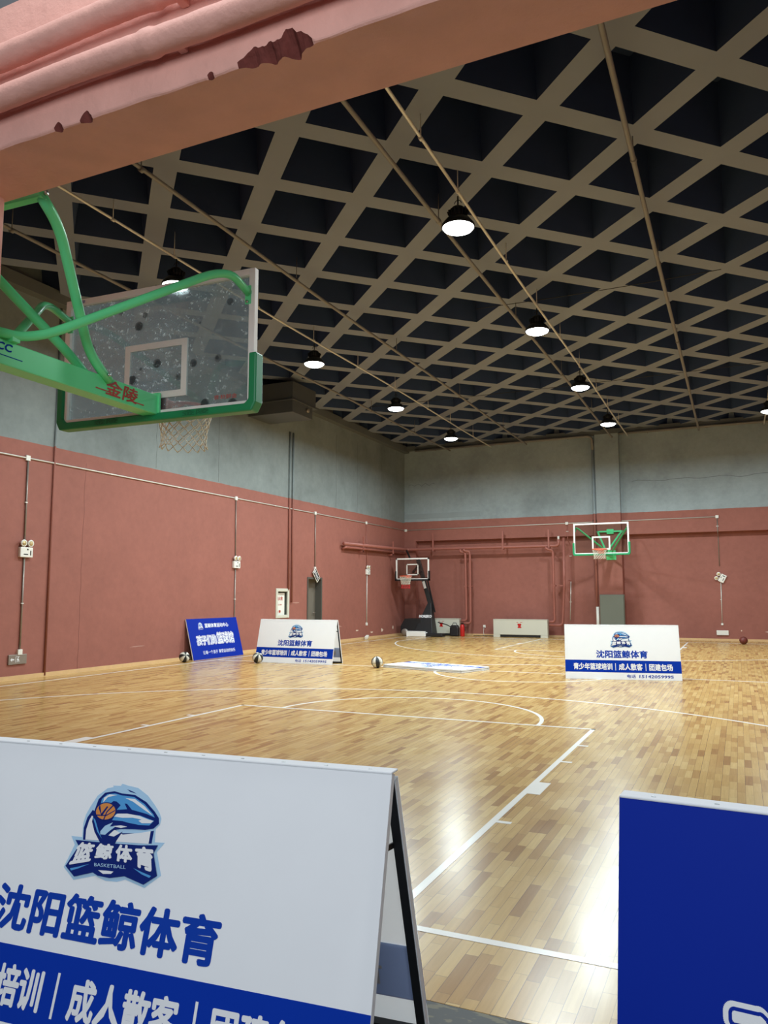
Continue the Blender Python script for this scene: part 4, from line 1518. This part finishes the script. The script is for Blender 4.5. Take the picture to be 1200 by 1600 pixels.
emergency_light((XL, 6.88, 2.36), PI / 2, 'white twin-head emergency light nearest on the left wall')
emergency_light((XL, 13.62, 2.37), PI / 2, 'white twin-head emergency light above the blue leaning board')
emergency_light((XL, 21.7, 2.40), PI / 2, 'white twin-head emergency light between the door and far left corner')

# low exit sign
es = empty('exit_sign', (XL, 6.83, 0.37), PI / 2)
tag(es, 'low grey exit sign with white arrow on the left wall', 'exit sign', 'exit signs')
MB().span((-0.20, -0.03, -0.09), (0.20, 0, 0.09)).build('plate', M['steel'], es, 0.006)
d = MB()
mt = Matrix(((1, 0, 0, 0), (0, 0, -1, -0.0312), (0, 1, 0, 0), (0, 0, 0, 1)))
for pts in ([(-0.165, 0), (-0.125, 0.035), (-0.125, 0.012), (-0.08, 0.012), (-0.08, -0.012), (-0.125, -0.012), (-0.125, -0.035)],
            [(-0.05, -0.055), (-0.05, 0.055), (-0.042, 0.055), (-0.042, -0.055)], [(-0.05, 0.048), (-0.05, 0.055), (0.04, 0.055), (0.04, 0.048)],
            [(-0.025, 0.005), (0.005, 0.022), (0.02, 0.0), (0.0, -0.012), (-0.005, -0.05), (-0.018, -0.05), (-0.012, -0.008)],
            [(0.0, -0.012), (0.018, -0.02), (0.02, -0.05), (0.032, -0.05), (0.03, -0.012), (0.02, 0.0)],
            [(0.008 + 0.011 * math.cos(2 * PI * k / 10), 0.034 + 0.011 * math.sin(2 * PI * k / 10)) for k in range(10)]):
    d.add([(x, y, 0) for x, y in pts], [tuple(range(len(pts)))], 0, False, mt)
d.build('pictogram', M['whiteprint'], es)

# hanging exit sign over the door
hs = empty('exit_sign', (XL + 0.05, 17.9, 2.38), PI / 2)
tag(hs, 'black exit sign hanging askew by one end above the door', 'exit sign', 'exit signs')
mt = Matrix.Translation((-0.16, 0, -0.02)) @ Matrix.Rotation(math.radians(48), 4, 'Y')
hb = MB().add(*(lambda m_: (m_.v, m_.f))(MB().span((0.02, -0.02, -0.12), (0.44, 0.0, 0.12)))).build('sign_case', M['plastic'], hs)
hb.matrix_local = mt
MB().span((0.04, -0.0215, -0.10), (0.42, -0.02, 0.10)).build('sign_face', M['blackmetal'], hb)
d = MB()
text_into(d, '安全出口', (0.13, 0.40, -0.055, 0.055), 0, 0.02, 0, 0, Matrix(((1, 0, 0, 0), (0, 0, -1, -0.0225), (0, 1, 0, 0), (0, 0, 0, 1))))
d.span((0.06, -0.0225, -0.06), (0.105, -0.0215, 0.06))
d.build('lettering', M['whiteprint'], hb)
MB().tube([(-0.02, -0.01, 0.04), (-0.05, -0.01, 0.0), (-0.08, -0.01, -0.08)], 0.006, 6).build('cord', M['cable'], hs)

# fire-hose cabinet set into the wall
fc = empty('hose_cabinet', (XL, 15.99, 0.92), PI / 2)
tag(fc, 'white framed fire hose cabinet with red lettering in the left wall', 'fire cabinet')
f = MB()
for a, b in (((-0.36, -0.03, -0.03), (-0.27, 0.02, 0.83)), ((0.27, -0.03, -0.03), (0.36, 0.02, 0.83)), ((-0.27, -0.03, 0.74), (0.27, 0.02, 0.83)), ((-0.27, -0.03, -0.03), (0.27, 0.02, 0.06))):
    f.span(a, b)
f.build('cabinet_frame', M['cream'], fc, 0.012)
f = MB()
f.span((-0.31, 0.18, 0.02), (0.31, 0.20, 0.78))
for a, b in (((-0.325, 0.0, 0.005), (-0.31, 0.2, 0.795)), ((0.31, 0.0, 0.005), (0.325, 0.2, 0.795)), ((-0.31, 0.0, 0.78), (0.31, 0.2, 0.795)), ((-0.31, 0.0, 0.005), (0.31, 0.2, 0.02))):
    f.span(a, b)
f.build('cabinet_box', M['greypanel'], fc)
MB().span((-0.25, 0.06, 0.05), (0.22, 0.075, 0.70)).build('hose_panel', M['plastic'], fc)
d = MB()
mt = Matrix(((1, 0, 0, 0), (0, 0, -1, 0.058), (0, 1, 0, 0), (0, 0, 0, 1)))
text_into(d, '消火栓', (-0.22, 0.12, 0.48, 0.60), 0, 0.03, 0, 0, mt)
text_into(d, '119', (-0.12, 0.06, 0.33, 0.38), 0, 0.03, 0, 0, mt)
text_into(d, '火警', (-0.20, 0.02, 0.12, 0.20), 0, 0.03, 0, 0, mt)
d.build('lettering', M['redink'], fc)

# door in its recess
dr = struct(MB().span((XL - 0.26, 17.48, 0.0), (XL - 0.21, 18.30, 2.06)).build('door_1', M['doormat']))
f = MB()
f.span((XL - 0.30, 17.42, 0), (XL + 0.02, 17.48, 2.12))
f.span((XL - 0.30, 18.30, 0), (XL + 0.02, 18.36, 2.12))
f.span((XL - 0.30, 17.48, 2.06), (XL + 0.02, 18.30, 2.12))
f.build('door_frame', M['doorframe'], dr)
MB().tube([(XL - 0.20, 18.2, 1.0), (XL - 0.15, 18.2, 1.0), (XL - 0.15, 18.08, 1.0)], 0.012, 8).build('door_handle', M['steel'], dr)

# loose socket box on the floor by the left wall
o = MB().box((0, 0, 0.05), (0.10, 0.26, 0.09)).build('socket_box', M['plastic'], None, 0.01)
o.location = (XL + 0.12, 21.45, 0.005)
o.rotation_euler = (0.25, 0, 0.2)
o.location.z = 0.03
tag(o, 'small white box lying tilted at the foot of the left wall', 'box')

# ------------------------------------------------------------------ pipes round the far corner and along the far wall
YP = 25.02
hp = empty('heating_pipe', (-8.0, 25.0, 3.38))
tag(hp, 'long red heating pipe round the far left corner and along the far wall', 'pipe', 'red heating pipes')
pts = fillet([(-8.05, 19.6, 3.30), (-8.02, 25.0, 3.38), (-1.95, YP, 3.37), (-1.95, YP, 3.60)], 0.14, 6)
MB().tube([V(p) - V(hp.location) for p in pts], 0.058, 12).build('pipe_run', M['redpipe'], hp)
MB().tube([V(p) - V(hp.location) for p in fillet([(-8.17, 19.72, 3.12), (-8.05, 19.72, 3.18), (-8.05, 25.0, 3.23)], 0.06)], 0.04, 10).build('return_pipe', M['redpipe'], hp)
for x in (-6.88, -4.05, -2.3):
    h = MB()
    h.span((x - 0.03, YP - 0.08, 3.30), (x + 0.03, YP - 0.05, 3.98))
    h.span((x - 0.03, YP - 0.08, 3.29), (x + 0.03, YF, 3.31))
    h.build('pipe_hanger', M['redpipe'], hp).location = -V(hp.location)
for y in (21.0, 23.6):
    h = MB().span((-8.2, y - 0.02, 3.08), (-7.98, y + 0.02, 3.14)).span((-8.02, y - 0.02, 3.08), (-7.98, y + 0.02, 3.62))
    h.build('pipe_bracket', M['redpipe'], hp).location = -V(hp.location)
hv = MB().tube([(-1.95, YP, 3.58), (-1.95, YP, 3.72)], 0.04, 8).build('valve', M['plastic'], hp)
hv.location = -V(hp.location)


def riser(pts, label, r=0.045):
    p0 = V(pts[-1])
    o = empty('riser_pipe', p0)
    tag(o, label, 'pipe', 'red riser pipes on the far wall')
    MB().tube([V(p) - p0 for p in fillet(pts, 0.12, 5)], r, 10).build('pipe_run', M['redpipe'], o)
    MB().box(V((pts[len(pts) // 2][0], YP + 0.06, 1.9)) - p0, (0.12, 0.20, 0.05)).build('pipe_clip', M['redpipe'], o)


riser([(-5.74, YP - 0.1, 3.33), (-5.74, YP - 0.1, 3.22), (-5.57, YP, 3.22), (-5.55, YP, 0.58), (-5.78, YP, 0.58)], 'left pipe of the pair of red risers above the corner radiator')
riser([(-5.60, YP - 0.1, 3.33), (-5.58, YP - 0.1, 3.26), (-5.385, YP, 3.24), (-5.385, YP, 0.48), (-5.78, YP, 0.48)], 'right pipe of the pair of red risers above the corner radiator')
riser([(-2.42, YP - 0.12, 3.31), (-2.34, YP - 0.12, 3.24), (-2.16, YP - 0.02, 3.2), (-2.16, YP, 0.58), (-2.36, YP, 0.58)], 'left pipe of the red riser pair at the right-hand radiator')
riser([(-1.76, YP, 3.66), (-1.78, YP, 1.8), (-1.88, YP, 0.46), (-2.36, YP, 0.46)], 'right pipe of the red riser pair at the right-hand radiator')

# vertical pipe beside the far pillar, its foot sleeved in white
vp = empty('stand_pipe', (-0.62, 25.03, 0))
tag(vp, 'tall pipe up the left side of the far pillar with white lower sleeve', 'pipe')
mt_ = MB().tube([(0, 0, 0.05), (0, 0, 7.30)], 0.045, 10).build('pipe_run', M['far'], vp)
s = MB().tube([(0.02, -0.06, 0.02), (0.02, -0.06, 1.14)], 0.055, 12).build('sleeve', M['plastic'], vp)
s['label'] = 'white sleeve'
MB().box((0, 0.08, 4.25), (0.14, 0.16, 0.05)).build('pipe_clip', M['blackmetal'], vp)
# pipe along the top of the far wall
for x0, x1, lab in ((-7.6, -0.62, 'grey pipe along the top of the far wall left of the pillar'), (0.34, 8.2, 'grey pipe along the top of the far wall right of the pillar')):
    o = empty('wall_top_pipe', ((x0 + x1) / 2, YF - 0.31, 7.35))
    tag(o, lab, 'pipe', 'pipes along the top of the far wall')
    h = (x1 - x0) / 2
    pts = [(-h, 0, 0), (h - 0.0, 0, 0)]
    if x1 < 0:
        pts = fillet([(-h, 0, 0), (h, 0, 0), (h, 0.12, -0.5)], 0.2)
    MB().tube(pts, 0.045, 10).build('pipe_run', M['pipe'], o)
    for k in range(4):
        MB().box((-h + (2 * h) * (k + 0.5) / 4, 0.03, 0), (0.03, 0.08, 0.11)).build('pipe_clip', M['pipe'], o)

# conduit on the far wall and its drops
YC = YF - 0.02
YD = YF + RC - 0.015
cb = (0.10, 0.04, 0.10)
conduit('wall_conduit', [(-8.15, YC, 4.165), (3.46, YC, 4.225)], 0.016, M['conduit'], 'long pale conduit along the far wall band',
        [(-8.14, YC, 4.165), (-1.66, YC, 4.20), (3.46, YC, 4.225)], [(-4.0, YC, 4.185), (1.6, YC, 4.215)], g_, cb)
conduit('wall_conduit', [(-1.65, YC, 4.15), (-1.64, YC, 3.6), (-1.60, YD, 3.4), (-1.60, YD, 2.1), (-1.70, YD, 2.1)], 0.013, M['redpipe'], 'upper conduit drop left of the far hoop', (), [(-1.65, YC, 3.9), (-1.60, YD, 3.0)], g_, cb)
conduit('wall_conduit', [(-1.62, YD, 2.05), (-1.68, YD, 0.62)], 0.014, M['conduit'], 'lower pale conduit drop left of the far hoop', (), [(-1.65, YD, 1.3)], g_, cb)
conduit('wall_conduit', [(3.46, YC, 4.18), (3.46, YC, 3.7), (3.46, YD, 3.55), (3.46, YD, 2.55)], 0.014, M['steel'], 'upper conduit drop on the far wall at right', (), [(3.46, YC, 3.9)], g_, cb)
conduit('wall_conduit', [(3.48, YD, 2.0), (3.46, YD, 0.58)], 0.014, M['conduit'], 'lower pale conduit drop on the far wall at right', [(3.46, YD, 0.56)], [(3.46, YD, 1.4)], g_, (0.07, 0.03, 0.07))
el = emergency_light((3.53, YF + RC - 0.002, 2.12), 0, 'white twin-head emergency light hanging askew on the far wall', 0)
el.rotation_euler = (0, math.radians(-62), 0)
o = MB().box((0, 0, 0), (0.38, 0.05, 0.16)).build('wall_plate', M['plastic'], None, 0.012)
o.location = (3.46, YF + RC - 0.026, 0.27)
tag(o, 'small blank white plate low on the far wall below the conduit', 'exit sign')

# ------------------------------------------------------------------ radiators and small things at the far wall


def radiator(x0, x1, y, label):
    o = empty('radiator_cover', ((x0 + x1) / 2, y, 0))
    tag(o, label, 'radiator', 'radiator covers on the far wall')
    w_ = (x1 - x0) / 2
    mb = MB()
    mb.span((-w_, -0.12, 0.09), (w_, 0.12, 0.635))
    b = mb.build('cover', M['cream'], o, 0.01)
    MB().span((-w_, -0.13, 0.635), (w_, 0.12, 0.66)).build('top_shelf', M['cream'], o, 0.006)
    for s in (-1, 1):
        MB().box((s * (w_ - 0.13), 0, 0.045), (0.26, 0.24, 0.09)).build('foot', M['cream'], o)
    k = MB().span((-w_ + 0.27, -0.10, 0.01), (w_ - 0.27, 0.10, 0.088)).build('grille', M['cable'], o)
    k['label'] = 'dark grille slot'
    d = MB()
    d.span((-0.09, -0.123, 0.34), (0.05, -0.12, 0.38))
    d.span((-0.07, -0.123, 0.38), (0.03, -0.12, 0.44))
    d.span((-0.09, -0.123, 0.44), (0.05, -0.12, 0.50))
    d.span((-0.13, -0.123, 0.54), (-0.06, -0.12, 0.555))
    d.span((0.0, -0.123, 0.54), (0.09, -0.12, 0.555))
    kk = d.build('sticker', M['extred'], b)
    kk['label'] = 'red sticker'


radiator(-7.25, -5.82, 25.06, 'cream radiator cover behind the black portable hoop')
radiator(-4.45, -2.40, 25.0, 'cream radiator cover with red sticker, standing clear along the far wall')

ex = empty('fire_extinguisher', (-5.62, 24.72, 0))
tag(ex, 'red fire extinguisher standing by the corner radiator', 'fire extinguisher')
MB().lathe([(0.02, 0.0), (0.085, 0.0), (0.09, 0.02), (0.09, 0.36), (0.075, 0.42), (0.03, 0.45), (0.03, 0.47)], n=18).build('cylinder_body', M['extred'], ex)
MB().span((-0.03, -0.07, 0.47), (0.03, 0.07, 0.51)).build('valve_handle', M['blackmetal'], ex, 0.004)
MB().tube([(0.03, 0, 0.48), (0.11, -0.02, 0.44), (0.12, -0.02, 0.2)], 0.012, 8).build('hose', M['cable'], ex)
bg = empty('sports_bag', (-5.92, 24.70, 0))
tag(bg, 'black bag beside the red fire extinguisher', 'bag')
MB().prism([(-0.17, 0.0), (0.17, 0.0), (0.18, 0.30), (0.13, 0.42), (-0.13, 0.42), (-0.18, 0.30)], 'y', -0.10, 0.10).build('bag_body', M['black'], bg, 0.04)
MB().tube([(-0.10, 0, 0.40), (-0.06, 0, 0.50), (0.06, 0, 0.50), (0.10, 0, 0.40)], 0.012, 8).build('strap', M['cable'], bg)
tag(MB().tube(fillet([(-6.55, 24.55, 0.52), (-6.2, 24.55, 0.44), (-6.02, 24.50, 0.36), (-5.98, 24.5, 0.34)], 0.1), 0.018, 8).build('broom_handle', M['cable']),
    'black rod propped between the portable hoop and the black bag', 'rod')
tag(MB().tube([(-5.35 + 1.0 * i / 12, 25.26, 0.015 + 0.004 * math.sin(i * 2)) for i in range(13)], 0.012, 6).build('floor_cable', M['cable']), 'black cable along the foot of the far wall', 'cable')
so = empty('wall_socket', (-4.98, YF + RC, 0.36))
tag(so, 'white wall socket with plug and cord between the two radiators', 'socket')
MB().span((-0.05, -0.03, -0.05), (0.05, 0, 0.05)).build('socket_plate', M['plastic'], so, 0.006)
MB().span((-0.025, -0.07, -0.03), (0.025, -0.03, 0.03)).build('plug', M['plastic'], so, 0.006)
MB().tube(fillet([(0, -0.06, -0.02), (-0.02, -0.07, -0.2), (0.0, -0.09, -0.345), (0.15, -0.12, -0.352)], 0.05), 0.008, 6).build('cord', M['plastic'], so)
# grey-green pad on the far pillar
pp = empty('pillar_pad', (-0.08, 24.93, 0))
tag(pp, 'grey-green protective pad on the far pillar behind the white banner stand', 'pad')
MB().span((-0.42, -0.05, 0.02), (0.40, 0.05, 1.56)).build('pad_body', M['greypanel'], pp, 0.015)
MB().span((-0.44, 0.02, 0.0), (0.42, 0.05, 1.57)).build('backing_board', M['greypanel'], pp, 0.005)
